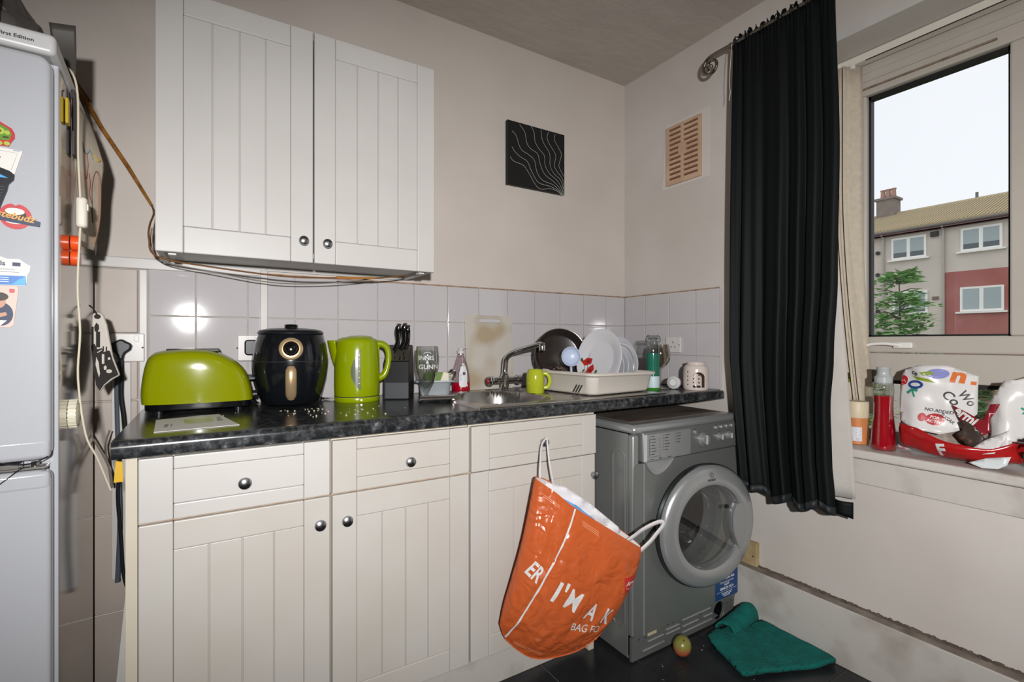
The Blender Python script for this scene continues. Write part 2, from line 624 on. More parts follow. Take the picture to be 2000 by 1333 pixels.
# slim ledges on the sash head, drip bar
MB().box(.186, .205, -1.515, -1.005, 2.098, 2.106).build('glazing_bead', M_upvc, s1, bevel=.002, smooth=False)
MB().box(.185, .20, -1.42, -1.03, 2.069, 2.075).build('glazing_bead', mat('stained_bead', '8d7d6d', .7, col2='6e5f50', vscale=30), s1, smooth=False)
# casement handle
h = MB(); h.tube(smooth_path([(.180, -1.17, 1.112), (.176, -1.13, 1.117), (.178, -1.09, 1.116), (.182, -1.06, 1.108)]), [.008] * 18 + [.005], flat=.8)
h.box(.178, .192, -1.205, -1.15, 1.102, 1.122)
h.build('handle', mat('white_handle', 'dcd8d2', .25), s1, bevel=.002)
# transom panel and low panes
for y0, y1 in ((-1.515, -1.005), (-2.20, -1.565)):
    MB().box(.205, .25, y0, y1, .985, 1.083).build('transom_panel', M_upvc, w1, bevel=.003, smooth=False)
    MB().box(.228, .232, y0, y1, .80, .985).build('pane', M_pane, w1, smooth=False)
    MB().box(.212, .24, y0, y1, .972, .985).build('gasket', M_gasket, w1, smooth=False)
# sill and apron
struct(MB().box(-0.036, 0.215, WY0 - .02, -0.90, 0.728, 0.758).build('trim_6', M_dirtyw, bevel=.008, seg=3, smooth=False), 'worn white window sill board')
struct(MB().box(-0.010, 0, Y1, -0.60, 0.640, 0.728).build('trim_7', M_dirtyw, bevel=.002, smooth=False), 'white apron board under the window sill')

# ================================================================ blind
M_slat = mat('cream_blind_fabric', 'b9ad9b', .8, var=.12, vscale=60, bump=.25, bscale=260)
bl = thing('vertical_blind', 'cream vertical blind drawn to the left of the window, slats bunched', 'blind', (0.165, -1.0, 0.80))
MB().box(.148, .190, WY0 + .01, WY1 - .004, 2.162, 2.190).build('headrail', mat('blind_rail', 'cfc9bd', .35), bl, bevel=.003, smooth=False)
MB().tube([(.143, WY0 + .02, 2.160), (.143, -1.08, 2.158)], .0016, 6).build('cord', M_black, bl)
slats = [(-0.966 - .0098 * i, .152 + .004 * (i % 2), (72, 66, 74, 64, 70, 62, 72, 52)[i], (.110, .112, .115, .118, .120, .122, .120, .075)[i]) for i in range(8)]
for i, (y, x, ang, lean) in enumerate(slats):
    a = math.radians(ang)
    d = Vector((math.sin(a), -math.cos(a), 0))
    z0 = .860 + .012 * (i % 3)
    def f(u, v, d=d, y=y, x=x, lean=lean, i=i):
        z = 2.160 + (z0 - 2.160) * v
        sag = lean * max(0, v - .35) ** 1.6 * 1.0
        tw = .035 if i < 7 else .030
        return Vector((x, y - sag, z)) + d * ((u - .5) * 2 * tw) + Vector((.004 * math.sin(PI * u), 0, 0))
    m2 = MB(); m2.grid(f, 4, 14)
    m2.build('slat', M_slat, bl, solid=.0012)
    MB().box(x - .004, x + .004, y - .004, y + .004, 2.150, 2.166).build('slat_hanger', M_wplast, bl, smooth=False)

# ================================================================ curtain and rod
M_rod = mat('antique_steel', '8b857c', .25, 1.0)
rod = thing('curtain_rod', 'metal curtain rod with a curled scroll finial', 'curtain rod', (-0.1, -.6, 2.29))
MB().tube([(-.1, -.70, 2.330), (-.1, -2.3, 2.330)], .008, 12).build('pole', M_rod, rod)
sc2 = [(-.1, -.70, 2.330), (-.1, -.665, 2.3305), (-.1, -.635, 2.331)]
for i in range(42):
    t = i / 41
    a = t * math.radians(500)
    r = .041 - .026 * t
    sc2.append((-.1, -.606 + r * math.sin(a), 2.289 + r * math.cos(a)))
MB().tube(sc2, [.008] * 3 + [.0075 - .002 * i / 41 for i in range(42)], 10).build('finial', M_rod, rod)
MB().lathe([(0, -.008), (.006, -.006), (.008, 0), (.006, .006), (0, .008)], (-.1, -.606, 2.289), seg=14).build('finial_ball', M_rod, rod)
MB().tube([(0.0, -.69, 2.33), (-.1, -.69, 2.33)], .006, 10).lathe([(.02, 0), (.02, .006)], (0, -.69, 2.33), (-1, 0, 0), 16).build('bracket', M_rod, rod)

M_curt = mat('black_satin', '0a0e0f', .62, sheen=.0, var=.25, vscale=3, bump=.15, bscale=300, spec=.18)
M_lin = mat('pale_curtain_lining', 'b4afa9', .85, var=.08, vscale=12, bump=.15, bscale=260)
cu_ = thing('curtain', 'black pleated curtain hanging beside the window, nearly to sill height', 'curtain', (-.1, -.9, .53))
def edge(v):   # left and right rim of the cloth, v=0 at the rod
    l = -.712 - .010 * math.sin(v * PI) * -1 - .045 * max(0, v - .72) / .28
    K = [(0, -1.088), (.3, -1.100), (.55, -1.092), (.70, -1.078), (.80, -1.066), (.90, -1.070), (.965, -1.078), (1.0, -1.084)]
    r = K[-1][1]
    for (a, ra), (b, rb) in zip(K[:-1], K[1:]):
        if a <= v <= b:
            k = (v - a) / (b - a)
            r = ra + (rb - ra) * k * k * (3 - 2 * k)
            break
    return l, r
def cloth(u, v):
    l, r = edge(v)
    ph = u * 2 * PI * 5.2 + 1.4 * math.sin(u * 7.3 + .6)
    amp = .005 + .013 * v
    gath = math.exp(-v * 30) * .006 * math.sin(u * 2 * PI * 26)
    x = -.1 - amp * (math.sin(ph + .8 * math.sin(u * 9) + .5 * v) + .35 * math.sin(ph * 2.1 + 1)) + gath
    w = .006 * v * math.cos(ph * 1.0 + .7)
    hem = .012 * math.sin(u * 2 * PI * 3.1 + .5) + .018 * math.sin(u * PI) - .016 * (1 if u < .12 else 0)
    top = .012 * math.sin(u * 2 * PI * 17) * (1 if v < .02 else 0)
    z = 2.345 + top + (.545 - hem - 2.345) * v
    return Vector((x, l + (r - l) * u + w, z))
m2 = MB(); m2.grid(cloth, 150, 46)
m2.build('cloth', M_curt, cu_, angle=180, solid=.002)
# hem fold along the bottom
m2 = MB(); m2.grid(lambda u, v: cloth(u, 1 - v * .016) + Vector((-.003, 0, -.0)), 150, 1)
m2.build('hem', mat('curtain_hem', '1c2022', .6), cu_, angle=180, solid=.003)
def hem_return(u, v):
    return Vector((-.078 + .010 * math.sin(u * 6 + 1), -1.045 - .086 * u, .586 - (.056 - .010 * math.sin(u * PI)) * v))
m2 = MB(); m2.grid(hem_return, 12, 4)
m2.build('hem_return', M_curt, cu_, angle=180, solid=.003)
def lining(u, v):
    vv = .42 + v * (.985 - .42)
    re = -1.070 - .058 * (max(0, v - .05) / .95) ** .8
    y = -.97 + (re + .97) * u
    x = -.070 + .012 * math.sin(u * 5 + v * 3) + .01 * u
    return Vector((x, y, 2.345 + (.565 - 2.345) * vv))
m2 = MB(); m2.grid(lining, 14, 24)
m2.build('lining', M_lin, cu_, angle=180, solid=.0015)
for k in range(7):
    y = -.725 - k * .055
    MB().tube([(-.1 + .017 * math.cos(a), y - .004 * math.sin(a), 2.331 + .017 * math.sin(a)) for a in [2 * PI * i / 14 for i in range(14)]], .0022, 6, closed=True).build('curtain_ring', M_black, cu_)
MB().tube(smooth_path([(-.112, -.711, 2.325), (-.116, -.707, 2.24), (-.114, -.702, 2.17), (-.118, -.708, 2.13), (-.115, -.701, 2.10), (-.114, -.705, 2.135)]), .0011, 6).build('header_cord', M_paper, cu_)
# ================================================================ kitchen units
M_cab = mat('white_cabinet_foil', 'c3c0bc', .38, var=.06, vscale=4)
M_cabc = mat('yellowed_cabinet_foil', 'bdb9b3', .40, col2='b8b1a7', vscale=3.2, thr=(.25, .6))
M_carc = mat('cream_carcass', 'c9c0ae', .5, var=.08, vscale=5)
M_knob = mat('polished_knob', 'a5a6aa', .26, 1.0)
M_grime = mat('grime_line', 'a8825f', .8, col2='c2a98c', vscale=40)

def knob(x, y, z, parent, r=.0145):
    return MB().lathe([(0, .026), (r * .55, .0255), (r * .9, .0225), (r, .018), (r * .93, .0135), (r * .5, .011), (r * .42, .006), (r * .55, 0)],
                      (x, y, z), (0, -1, 0), 24, cap1=True).build('knob', M_knob, parent)

def front(name, parent, x0, x1, z0, z1, yf, m, boards, rail, stile, kn=None, th=.018):
    """frame of stiles and rails round a panel of separate boards; yf = front face"""
    rl, rt = rail
    p = MB()
    g = .0004
    p.box(x0, x0 + stile - g, yf, yf + th, z0, z1)
    p.box(x1 - stile + g, x1, yf, yf + th, z0, z1)
    p.box(x0 + stile, x1 - stile, yf, yf + th, z0, z0 + rl - g)
    p.box(x0 + stile, x1 - stile, yf, yf + th, z1 - rt + g, z1)
    p.box(x0 + stile - g, x1 - stile + g, yf + .0045, yf + th, z0 + rl - g, z1 - rt + g)
    d = p.build(name, m, parent, bevel=.003, seg=3, smooth=False)
    a, b = x0 + stile, x1 - stile
    w = (b - a) / boards
    for k in range(boards):
        e0 = .0 if k == 0 else .0014
        e1 = .0 if k == boards - 1 else .0014
        MB().box(a + k * w + e0, a + (k + 1) * w - e1, yf + .0014, yf + .0060, z0 + rl, z1 - rt).build('board', m, d, bevel=.0018, seg=2, smooth=False)
        if k:   # bead between two boards
            MB().tube([(a + k * w, yf + .0036, z0 + rl), (a + k * w, yf + .0036, z1 - rt)], .0011, 6).build('bead', m, d)
    if kn:
        knob(kn[0], yf, kn[1], d)
    return d

YF = -.575
base = [(-2.037, -1.632, 'base_cabinet', 'white base cabinet with drawer under the toaster, left end of the run', (-1.831, .787), (-1.660, .652), M_cab, M_cabc),
        (-1.628, -1.224, 'base_cabinet', 'middle white base cabinet with drawer, below the green kettle', (-1.417, .784), (-1.592, .650), M_cabc, M_cabc),
        (-1.220, -.716, 'base_cabinet', 'white base cabinet below the sink with a carrier bag on its drawer knob', (-.955, .790), (-.730, .647), M_cabc, M_cabc)]
CABS = []
for i, (x0, x1, nm, lab, k1, k2, m1, m2_) in enumerate(base):
    t = thing(nm, lab, 'cabinet', ((x0 + x1) / 2, -.28, 0))
    CABS.append(t)
    b = MB()
    L = -2.058 if i == 0 else x0
    b.box(L, L + .018, YF + .019, -.015, .0 if i == 0 else .13, .872)
    b.box(x1 - .014, x1 + (.002 if i < 2 else .010), YF + .019, -.015, .13 if i < 2 else .0, .872)
    b.box(L, x1, YF + .03, -.015, .13, .148)
    b.box(L, x1, -.03, -.015, .13, .872)
    b.box(L, x1, YF + .02, YF + .06, .855, .872)
    b.box(L + .001, x1 - .001, YF + .021, YF + .034, .715, .735)
    b.build('carcass', M_carc, t, bevel=.0015, smooth=False)
    if i == 0:
        MB().box(-2.058, -2.0368, YF, YF + .03, .0, .872).build('end_stile', M_carc, t, bevel=.001, smooth=False)
    zz = .7225
    front('drawer', t, x0 + .001, x1 - .001, zz, .866 if i == 0 else .863, YF - (.0 if i < 2 else .006), m1, 1, (.036, .030), .064 if i < 2 else .064, k1)
    front('door', t, x0 + .001, x1 - .001, .134, zz - .004, YF, m2_, 4, (.066, .066), .064, k2)
    MB().box(x0, x1, YF + .012, YF + .020, zz - .004, zz).build('grime', M_grime, t, smooth=False)
mb = MB(); mb.box(-2.03, -.726, -.525, -.510, 0, .128)
tag(mb.build('plinth_board', M_dirtyw, bevel=.002, smooth=False), 'long white plinth board under the base cabinets', 'plinth')

# wall cabinet
wc = thing('wall_cabinet', 'white double-door wall cabinet above the worktop', 'cabinet', (-1.625, -.15, 1.37))
b = MB()
b.box(-2.025, -2.009, -.281, -.001, 1.372, 2.09).box(-1.239, -1.225, -.281, -.001, 1.372, 2.09)
b.box(-2.025, -1.225, -.281, -.001, 2.074, 2.09).box(-2.010, -1.240, -.281, -.001, 1.386, 1.402).box(-2.010, -1.24, -.012, -.001, 1.372, 2.08)
b.build('carcass', M_cab, wc, bevel=.001, smooth=False)
front('door', wc, -2.027, -1.628, 1.370, 2.091, -.300, M_cab, 4, (.074, .066), .064, (-1.657, 1.434))
front('door', wc, -1.624, -1.223, 1.370, 2.091, -.300, M_cab, 4, (.074, .066), .064, (-1.588, 1.432))
for x in (-2.0, -1.27):
    MB().box(x, x + .02, -.27, -.24, 1.366, 1.387).build('hinge_block', M_wplast, wc, bevel=.002, smooth=False)

# ================================================================ worktop
def worktop_mat():
    m = bpy.data.materials.new('speckled_black_laminate')
    m.use_nodes = True
    nt = m.node_tree
    b = nt.nodes['Principled BSDF']
    tc = nt.nodes.new('ShaderNodeTexCoord')
    n1 = nt.nodes.new('ShaderNodeTexNoise'); n1.inputs['Scale'].default_value = 55; n1.inputs['Detail'].default_value = 6; n1.inputs['Roughness'].default_value = .65
    n2 = nt.nodes.new('ShaderNodeTexNoise'); n2.inputs['Scale'].default_value = 17; n2.inputs['Detail'].default_value = 3
    nt.links.new(tc.outputs['Object'], n1.inputs['Vector'])
    nt.links.new(tc.outputs['Object'], n2.inputs['Vector'])
    r1 = nt.nodes.new('ShaderNodeValToRGB')
    e = r1.color_ramp.elements
    e[0].position = .45; e[0].color = (*lin('26282a'), 1)
    e[1].position = .80; e[1].color = (*lin('b5b5b5'), 1)
    k = e.new(.60); k.color = (*lin('4e5052'), 1)
    k = e.new(.68); k.color = (*lin('77787a'), 1)
    nt.links.new(n1.outputs['Fac'], r1.inputs['Fac'])
    mx = nt.nodes.new('ShaderNodeMixRGB'); mx.blend_type = 'MULTIPLY'; mx.inputs[0].default_value = .6
    nt.links.new(r1.outputs['Color'], mx.inputs[1])
    nt.links.new(n2.outputs['Fac'], mx.inputs[2])
    nt.links.new(mx.outputs['Color'], b.inputs['Base Color'])
    b.inputs['Roughness'].default_value = .20
    return m
M_wt = worktop_mat()
ZT = .914
wt = thing('worktop', 'long speckled black laminate worktop over the cabinets and washing machine', 'worktop', (-1.04, -.3, .874))
nose = [(-.56, .874)] + [(-.592 - .008 * math.sin(a), .882 - .008 * math.cos(a)) for a in [PI / 2 * i / 4 for i in range(5)]] + \
       [(-.584 - .016 * math.cos(a), .898 + .016 * math.sin(a)) for a in [PI / 2 * i / 6 for i in range(7)]] + [(-.56, ZT)]
mb = MB()
mb.prism(nose, (-2.079, 0, 0), (0, 1, 0), (0, 0, 1), (1, 0, 0), 2.0785)
HX0, HX1, HY0, HY1 = -1.155, -.80, -.535, -.13     # cut-out for the bowl
mb.box(-2.079, HX0, -.56, -.001, .874, ZT).box(HX1, -.0005, -.56, -.001, .874, ZT)
mb.box(HX0, HX1, HY1, -.001, .874, ZT).box(HX0, HX1, -.56, HY0, .874, ZT)
bmesh.ops.remove_doubles(mb.bm, verts=mb.bm.verts, dist=1e-5)
mb.build('slab', M_wt, wt, angle=30)
MB().box(-2.0805, -2.079, -.594, -.002, .876, .911).build('end_strip', mat('chipped_edge', '2a211c', .6, col2='7a4c2e', vscale=12, thr=(.28, .36)), wt, smooth=False)

# ================================================================ sink
SX0, SX1, SY0, SY1 = -1.190, -.335, -.570, -.075
snk = thing('inset_sink', 'stainless steel inset sink with oval bowl and drainer', 'sink', (-.76, -.32, ZT))
def sinkz(x, y):
    z = ZT + .006
    cx, cy, ax, ay = -.985, -.335, .165, .190
    d = (abs((x - cx) / ax) ** 3 + abs((y - cy) / ay) ** 3) ** (1 / 3)
    if d < 1:
        k = min(1, (1 - d) / .16)
        z -= .150 * (k * k * (3 - 2 * k)) + .008 * (1 - min(1, d / .85))
    else:
        z -= .004 * max(0, 1 - (d - 1) / .1) ** 2
    if x > -.775 and x < -.38 and -.52 < y < -.14:
        k = abs(((y + .52) / .0475) % 1 - .5) * 2
        z += -.0045 + .0045 * min(1, k * 1.8)
    ed = min(x - SX0, SX1 - x, y - SY0, SY1 - y)
    if ed < .012:
        z -= .006 * (1 - ed / .012) ** 2
    elif ed < .030:
        z -= .002 * math.sin((ed - .012) / .018 * PI)
    return z
NXs, NYs = 130, 90
def warp(t):
    return t
mb = MB(); mb.grid(lambda u, v: Vector((SX0 + (SX1 - SX0) * u, SY0 + (SY1 - SY0) * v, sinkz(SX0 + (SX1 - SX0) * u, SY0 + (SY1 - SY0) * v))), NXs, NYs)
mb.build('basin_and_drainer', M_steel, snk, angle=60)
MB().lathe([(.0, .003), (.03, .003), (.036, 0)], (-.985, -.335, .766), seg=24).build('plug_hole', M_chrome, snk)
MB().box(SX0 + .002, SX1 - .002, SY0 - .0005, SY0 + .006, ZT - .0003, ZT + .0035).build('rim', mat('bright_steel', 'd6d3cd', .18, 1.0), snk, bevel=.001, smooth=False)
# ================================================================ washing machine
M_sil = mat('silver_enamel', '8f9190', .34, .55, var=.06, vscale=3)
M_sild = mat('silver_panel', '7c7f7c', .38, .5, var=.06, vscale=5)
M_silb = mat('bright_silver_plastic', 'a3a5a5', .30, .55)
M_top = mat('dusty_brown_lid', '776b60', .55, .15, col2='554a42', vscale=4, stretch=(1, 4, 1))
M_drum = mat('drum_steel', '96989a', .22, 1.0)
M_holes = mat('drum_holes', '0a0a0b', .5)
M_rub = mat('grey_rubber', '4b4d4e', .5)
M_ink = mat('dark_ink', '2b2c2d', .6)
wm = thing('washing_machine', 'silver front-loading washing machine with its round door ajar', 'washing machine', (-.357, -.44, 0))
WX0, WX1, WYF, WYB = -.655, -.060, -.695, -.150
ZTOP = .832
b = MB()
b.box(WX0, WX0 + .004, WYF + .02, WYB, .012, .80).box(WX1 - .004, WX1, WYF + .02, WYB, .012, .80)
b.box(WX0, WX1, WYB - .004, WYB, .012, .80).box(WX0, WX1, WYF + .02, WYB, .012, .016)
b.build('body', M_sil, wm, bevel=.001, smooth=False)
# pressed oblong on the left flank
pr = rrect(-.668 + 0, .10, -.585, .74, .04, 6)
MB().plate(rrect(.030, .10, .100, .745, .033, 6), [rrect(.040, .11, .090, .735, .024, 6)], (WX0 + .0005, WYF, 0), (0, 1, 0), (0, 0, 1), (-1, 0, 0), .0035).build('pressed_panel', M_sil, wm, bevel=.0015, smooth=False)
MB().box(WX0 - .002, WX1 + .002, WYF - .012, WYB, .800, ZTOP).build('lid', M_silb, wm, bevel=.016, seg=5, angle=50)
MB().box(WX0 + .045, WX1 - .03, WYF + .05, WYB - .02, ZTOP, ZTOP + .0012).build('lid_top', M_top, wm, smooth=False)
# front plate with the porthole cut out
DC = Vector((-.335, WYF, .445))
fx0, fx1 = WX0 + .004, WX1 - .003
b = MB()
b.plate(rrect(fx0, .092, fx1, .697, .012, 4), [circ(DC.x, DC.z, .172, 48)], (0, WYF - .008, 0), (1, 0, 0), (0, 0, 1), (0, 1, 0), .030)
fp = b.build('front_panel', M_sild, wm, bevel=.004, seg=2, smooth=False)
MB().tube([(WX0 + .050, WYF - .008, .094), (WX0 + .050, WYF - .008, .695)], .004, 8, flat=.6).build('moulded_rib', M_silb, fp)
MB().box(WX0 - .001, WX0 + .034, WYF - .006, WYF + .026, .090, .80).build('corner_post', M_sil, wm, bevel=.012, seg=4, angle=50)
# control fascia
b = MB(); b.box(WX0 + .034, WX1 + .001, WYF - .020, WYF + .02, .701, .808)
fa = b.build('control_panel', M_sild, wm, bevel=.008, seg=4, angle=50)
YFA = WYF - .020
dr = MB().box(-.600, -.372, YFA - .004, YFA + .01, .704, .799).build('detergent_drawer', M_silb, wm, bevel=.003, smooth=False)
MB().box(-.617, -.601, YFA - .003, YFA + .01, .703, .799).build('fascia_edge', mat('bright_edge', 'c9cac9', .3, .4), wm, bevel=.003, smooth=False)
prints = []
for k, (cx, n_) in enumerate(((-.588, 7), (-.520, 6), (-.455, 4))):
    for j in range(n_):
        w = random.uniform(.014, .026)
        z = .790 - j * .0105 - (.001 if k else 0)
        prints.append(rect(cx + .004, z, cx + .004 + w, z + .0022))
        prints.append(rect(cx - .004, z, cx - .001, z + .0030))
        if k == 0 and j:
            prints.append(rect(cx + .045, z, cx + .048, z + .003))
prints += [stroke2([(-.594, .785), (-.594, .719), (-.537, .719)], .0011), rect(-.592, .709, -.57, .711), rect(-.545, .709, -.53, .7125), rect(-.50, .709, -.48, .711)]
decal('lettering', prints, (0, YFA - .004, 0), (1, 0, 0), (0, 0, 1), M_ink, dr, n=(0, -1, 0), off=.0006)
# dials and buttons
def dial(x, z, r, h=.020):
    d = MB().lathe([(r * 1.25, 0), (r * 1.25, .003), (r * 1.02, .004), (r, h * .6), (r * .9, h), (0, h)], (x, YFA, z), (0, -1, 0), 28).build('dial', M_silb, wm)
    MB().box(x - r * .16, x + r * .16, YFA - h - .004, YFA - .008, z - r * .9, z + r * .9).build('dial_grip', mat('dial_grip', 'c3c5c5', .25, .4), d, bevel=.002, smooth=False)
    return d
dial(-.300, .752, .020)
dial(-.200, .752, .012, .016)
dial(-.142, .752, .012, .016)
MB().lathe([(.008, 0), (.008, .004), (.005, .006), (0, .006)], (-.345, YFA, .783), (0, -1, 0), 18).build('button', M_silb, wm)
for k in range(5):
    MB().lathe([(.0075, 0), (.007, .005), (.005, .007), (0, .007)], (-.222 + k * .033, YFA, .789 - .0 * k), (0, -1, 0), 16).build('button', M_silb, wm)
pr = []
for k in range(12):
    a = math.radians(-60 + k * 300 / 11 + 240)
    pr.append(ell(-.300 + .031 * math.cos(a), .752 + .031 * math.sin(a), .0014, .0014, 6))
for k in range(5):
    pr.append(rect(-.228 + k * .033, .7995, -.216 + k * .033, .8012))
pr += [rect(-.352, .793, -.338, .7955), rect(-.206, .771, -.194, .773), rect(-.150, .771, -.134, .773), rect(-.100, .717, -.090, .722), rect(-.085, .717, -.079, .722)]
decal('lettering', pr, (0, YFA, 0), (1, 0, 0), (0, 0, 1), M_ink, fa, n=(0, -1, 0), off=.0006)
# finger scoop under the detergent drawer
sco = MB()
def scoop(u, v):
    x = -.597 + .150 * u
    dep = .050 * math.sin(PI * min(1, max(0, u)) ** .75) ** .9
    z = .699 - dep * v
    return Vector((x, WYF - .0085 - .007 * (math.sin(PI * u) ** .6) * (v ** 3) , z))
sco.grid(scoop, 20, 8)
sco.build('finger_scoop', M_silb, fp, solid=.0015)
# rubber gasket and drum
MB().lathe([(.172, -.004), (.176, .02), (.165, .05), (.160, .07), (.172, .075), (.178, .02)], tuple(DC), (0, 1, 0), 48, cap0=False, cap1=False).build('door_seal', M_rub, wm)
drum = MB()
drum.lathe([(.165, .06), (.225, .075), (.225, .33), (.10, .345), (0, .35)], tuple(DC), (0, 1, 0), 48, cap0=False)
dro = drum.build('drum', M_drum, wm, angle=60)
h = MB()
for i in range(13):
    for k in range(64):
        a = 2 * PI * (k + .5 * (i % 2)) / 64
        yy = DC.y + .085 + i * .0185
        c = Vector((DC.x + .2245 * math.cos(a), yy, DC.z + .2245 * math.sin(a)))
        ri = Vector((-math.cos(a), 0, -math.sin(a)))
        ta = Vector((-math.sin(a), 0, math.cos(a)))
        h.face([c + ri * .001 + ta * (.0046 * math.cos(q)) + Vector((0, 1, 0)) * (.0046 * math.sin(q)) for q in [PI / 3 * j for j in range(6)]])
for rr_ in range(1, 9):
    for k in range(6 * rr_):
        a = 2 * PI * k / (6 * rr_)
        r = rr_ * .022
        c = Vector((DC.x + r * math.cos(a), DC.y + .35 - .005 * min(1, r / .1) - (.015 * max(0, (r - .10)) / .125) - .002, DC.z + r * math.sin(a)))
        h.face([c + Vector((.0046 * math.cos(q), 0, .0046 * math.sin(q))) for q in [PI / 3 * j for j in range(6)]])
ho = h.build('drum_perforation', M_holes, dro, smooth=False)
ho['kind'] = 'stuff'
for a0 in (.4, 2.5, 4.6):
    c = Vector((DC.x + .205 * math.cos(a0), DC.y + .20, DC.z + .205 * math.sin(a0)))
    MB().obox(c, (math.cos(a0), 0, math.sin(a0)), (0, 1, 0), (-math.sin(a0), 0, math.cos(a0)), .03, .11, .018).build('drum_paddle', M_drum, dro, bevel=.012, seg=3)
# the door, hinged on the left and standing ajar: built in its own frame, then swung
HG = Vector((-.556, WYF - .012, .445))
th = math.radians(-8.5)
def swing(mbx):
    R = Matrix.Translation(HG) @ Matrix.Rotation(th, 4, 'Z')
    bmesh.ops.transform(mbx.bm, matrix=R, verts=mbx.bm.verts)
    return mbx
RD = .225
dc = (RD, -.004, 0)
ringp = [(.155, -.040), (.150, .0), (.160, .006), (.205, .006), (.222, -.002), (.2255, -.016), (.222, -.030), (.210, -.040), (.180, -.0465), (.164, -.045), (.155, -.040)]
mbd = MB(); mbd.lathe([(r, -y_) for r, y_ in ringp], dc, (0, -1, 0), 72, cap0=False, cap1=False)
door_bvh = swing(mbd).bvh()
door = mbd.build('door', M_silb, wm, angle=40)
mbd = MB(); mbd.lathe([(.2275, .004), (.2285, .014), (.2275, .020), (.224, .022), (.223, .004)], dc, (0, -1, 0), 72, cap0=False, cap1=False)
swing(mbd).build('door_edge', mat('dark_door_edge', '5d6164', .18, .9), door)
# glass bowl
gp = [(.158, .034), (.152, .020), (.140, -.03), (.128, -.075), (.110, -.095), (.07, -.105), (0, -.108)]
mbd = MB(); mbd.lathe(gp, dc, (0, -1, 0), 56)
swing(mbd).build('glass_bowl', glass_mat('porthole_glass', (.95, .96, .96), .025, .42), door, angle=60)
mbd = MB(); mbd.lathe([(.166, .0440), (.158, .038), (.150, .018), (.156, .012), (.170, .030)], dc, (0, -1, 0), 64, cap0=False, cap1=False)
swing(mbd).build('inner_rim', mat('chrome_rim', 'b5b8ba', .15, .8), door)
# scooped handle on the right of the ring
hp = smooth_path([(.345, .072, 0), (.338, .058, 0), (.328, .040, 0), (.324, .010, 0), (.328, -.030, 0), (.345, -.072, 0), (.357, -.098, 0)], 5)
hp = [(p.x, p.y) for p in hp]
outl = hp + [(RD + .2015 * math.cos(a), .2015 * math.sin(a)) for a in [math.radians(-30 + 52 * i / 12) for i in range(13)]]
mbd = MB(); mbd.prism(outl, (0, -.050, 0), (1, 0, 0), (0, 0, 1), (0, 1, 0), .03)
swing(mbd).build('door_handle', mat('handle_silver', '9b9d9d', .33, .5), door, bevel=.004, seg=3, smooth=False)
mbd = MB(); mbd.tube([(x, -.0505, z) for x, z in hp], .0026, 8)
swing(mbd).build('handle_lip', M_silb, door)
mbd = MB(); mbd.obox((.300, -.043, .066), (1, 0, 0), (0, 1, 0), (0, 0, 1), .007, .004, .006)
swing(mbd).build('catch', M_black, door, bevel=.001, smooth=False)
R3 = Matrix.Rotation(th, 3, 'Z')
ex3, n3 = R3 @ Vector((1, 0, 0)), R3 @ Vector((0, -1, 0))
lc = HG + R3 @ Vector((RD - .005, -.05, .188))
gl_ = [ring2(0, .004, .009, .010, .0016), rect(-.0012, -.001, .0012, .006), ell(0, .0085, .0014, .0014, 8), shift(text_geo('INDESIT', .0105, .0004, align='CENTER'), 0, -.0165)]
decal('logo_print', gl_, lc, ex3, (0, 0, 1), M_ink, door, n=n3, bvh=door_bvh, off=.0008, cut=.004)
# blue guarantee sticker
M_blue = mat('blue_sticker', '1a3f74', .4, var=.05)
M_wink = mat('white_ink', 'dfe3e6', .5)
stk = decal('sticker', [rect(-.207, .098, -.062, .200)], (0, WYF - .008, 0), (1, 0, 0), (0, 0, 1), M_blue, wm, n=(0, -1, 0), off=.0006)
cx = -.1345
tx = [ring2(cx - .030, .1905, .006, .006, .0012, 18), shift(text_geo('INDESIT', .012, .0003, align='CENTER'), cx + .008, .187),
      shift(text_geo('ACTIVATE your FREE', .0125, .0003, sx=.85, align='CENTER'), cx, .172), shift(text_geo('5 year parts guarantee', .0115, align='CENTER', sx=.85), cx, .159),
      shift(text_geo('NOW', .0125, .0003, align='CENTER'), cx, .147), shift(text_geo('08448 24 24 24', .0150, .0004, align='CENTER', sx=.9), cx, .132),
      rect(-.198, .1255, -.071, .1265)]
for k, w in enumerate((.034, .028, .020)):
    tx.append(rect(cx - w, .117 - k * .006, cx + w, .1195 - k * .006))
decal('sticker_print', tx, (0, WYF - .008, 0), (1, 0, 0), (0, 0, 1), M_wink, stk, n=(0, -1, 0), off=.0011)
# kick plate with pressed slots and the open filter hole
fh = [(-.168 + .034 * math.cos(a), .047 + .037 * math.sin(a)) for a in [2 * PI * i / 16 for i in range(16)]]
kp = MB().plate([(WX0 + .002, .006), (WX1 - .02, .006), (WX1 - .004, .088), (WX0 + .002, .088)], [fh], (0, WYF + .002, 0), (1, 0, 0), (0, 0, 1), (0, 1, 0), .012).build('kick_plate', M_sild, wm, bevel=.001, smooth=False)
MB().lathe([(.036, 0), (.036, .05), (.02, .055), (.02, .03), (0, .03)], (-.168, WYF + .010, .047), (0, 1, 0), 24, cap0=False, cap1=False).build('filter_hole', M_bgloss, kp)
for x0, x1, z in ((-.60, -.49, .030), (-.575, -.495, .056), (-.48, -.405, .052), (-.48, -.41, .068), (-.39, -.215, .030), (-.39, -.300, .052), (-.39, -.225, .076), (-.265, -.215, .052)):
    MB().tube([(x0, WYF + .002, z), (x1, WYF + .002, z)], .0042, 8, flat=.7).build('pressed_slot', M_silb, kp)
for x, z in ((-.618, .076), (-.585, .074), (-.47, .083), (-.44, .083), (-.285, .068), (-.12, .065), (-.095, .070)):
    MB().lathe([(.0032, 0), (.003, .0012), (0, .0012)], (x, WYF + .002, z), (0, -1, 0), 10).build('screw', M_ink, kp)
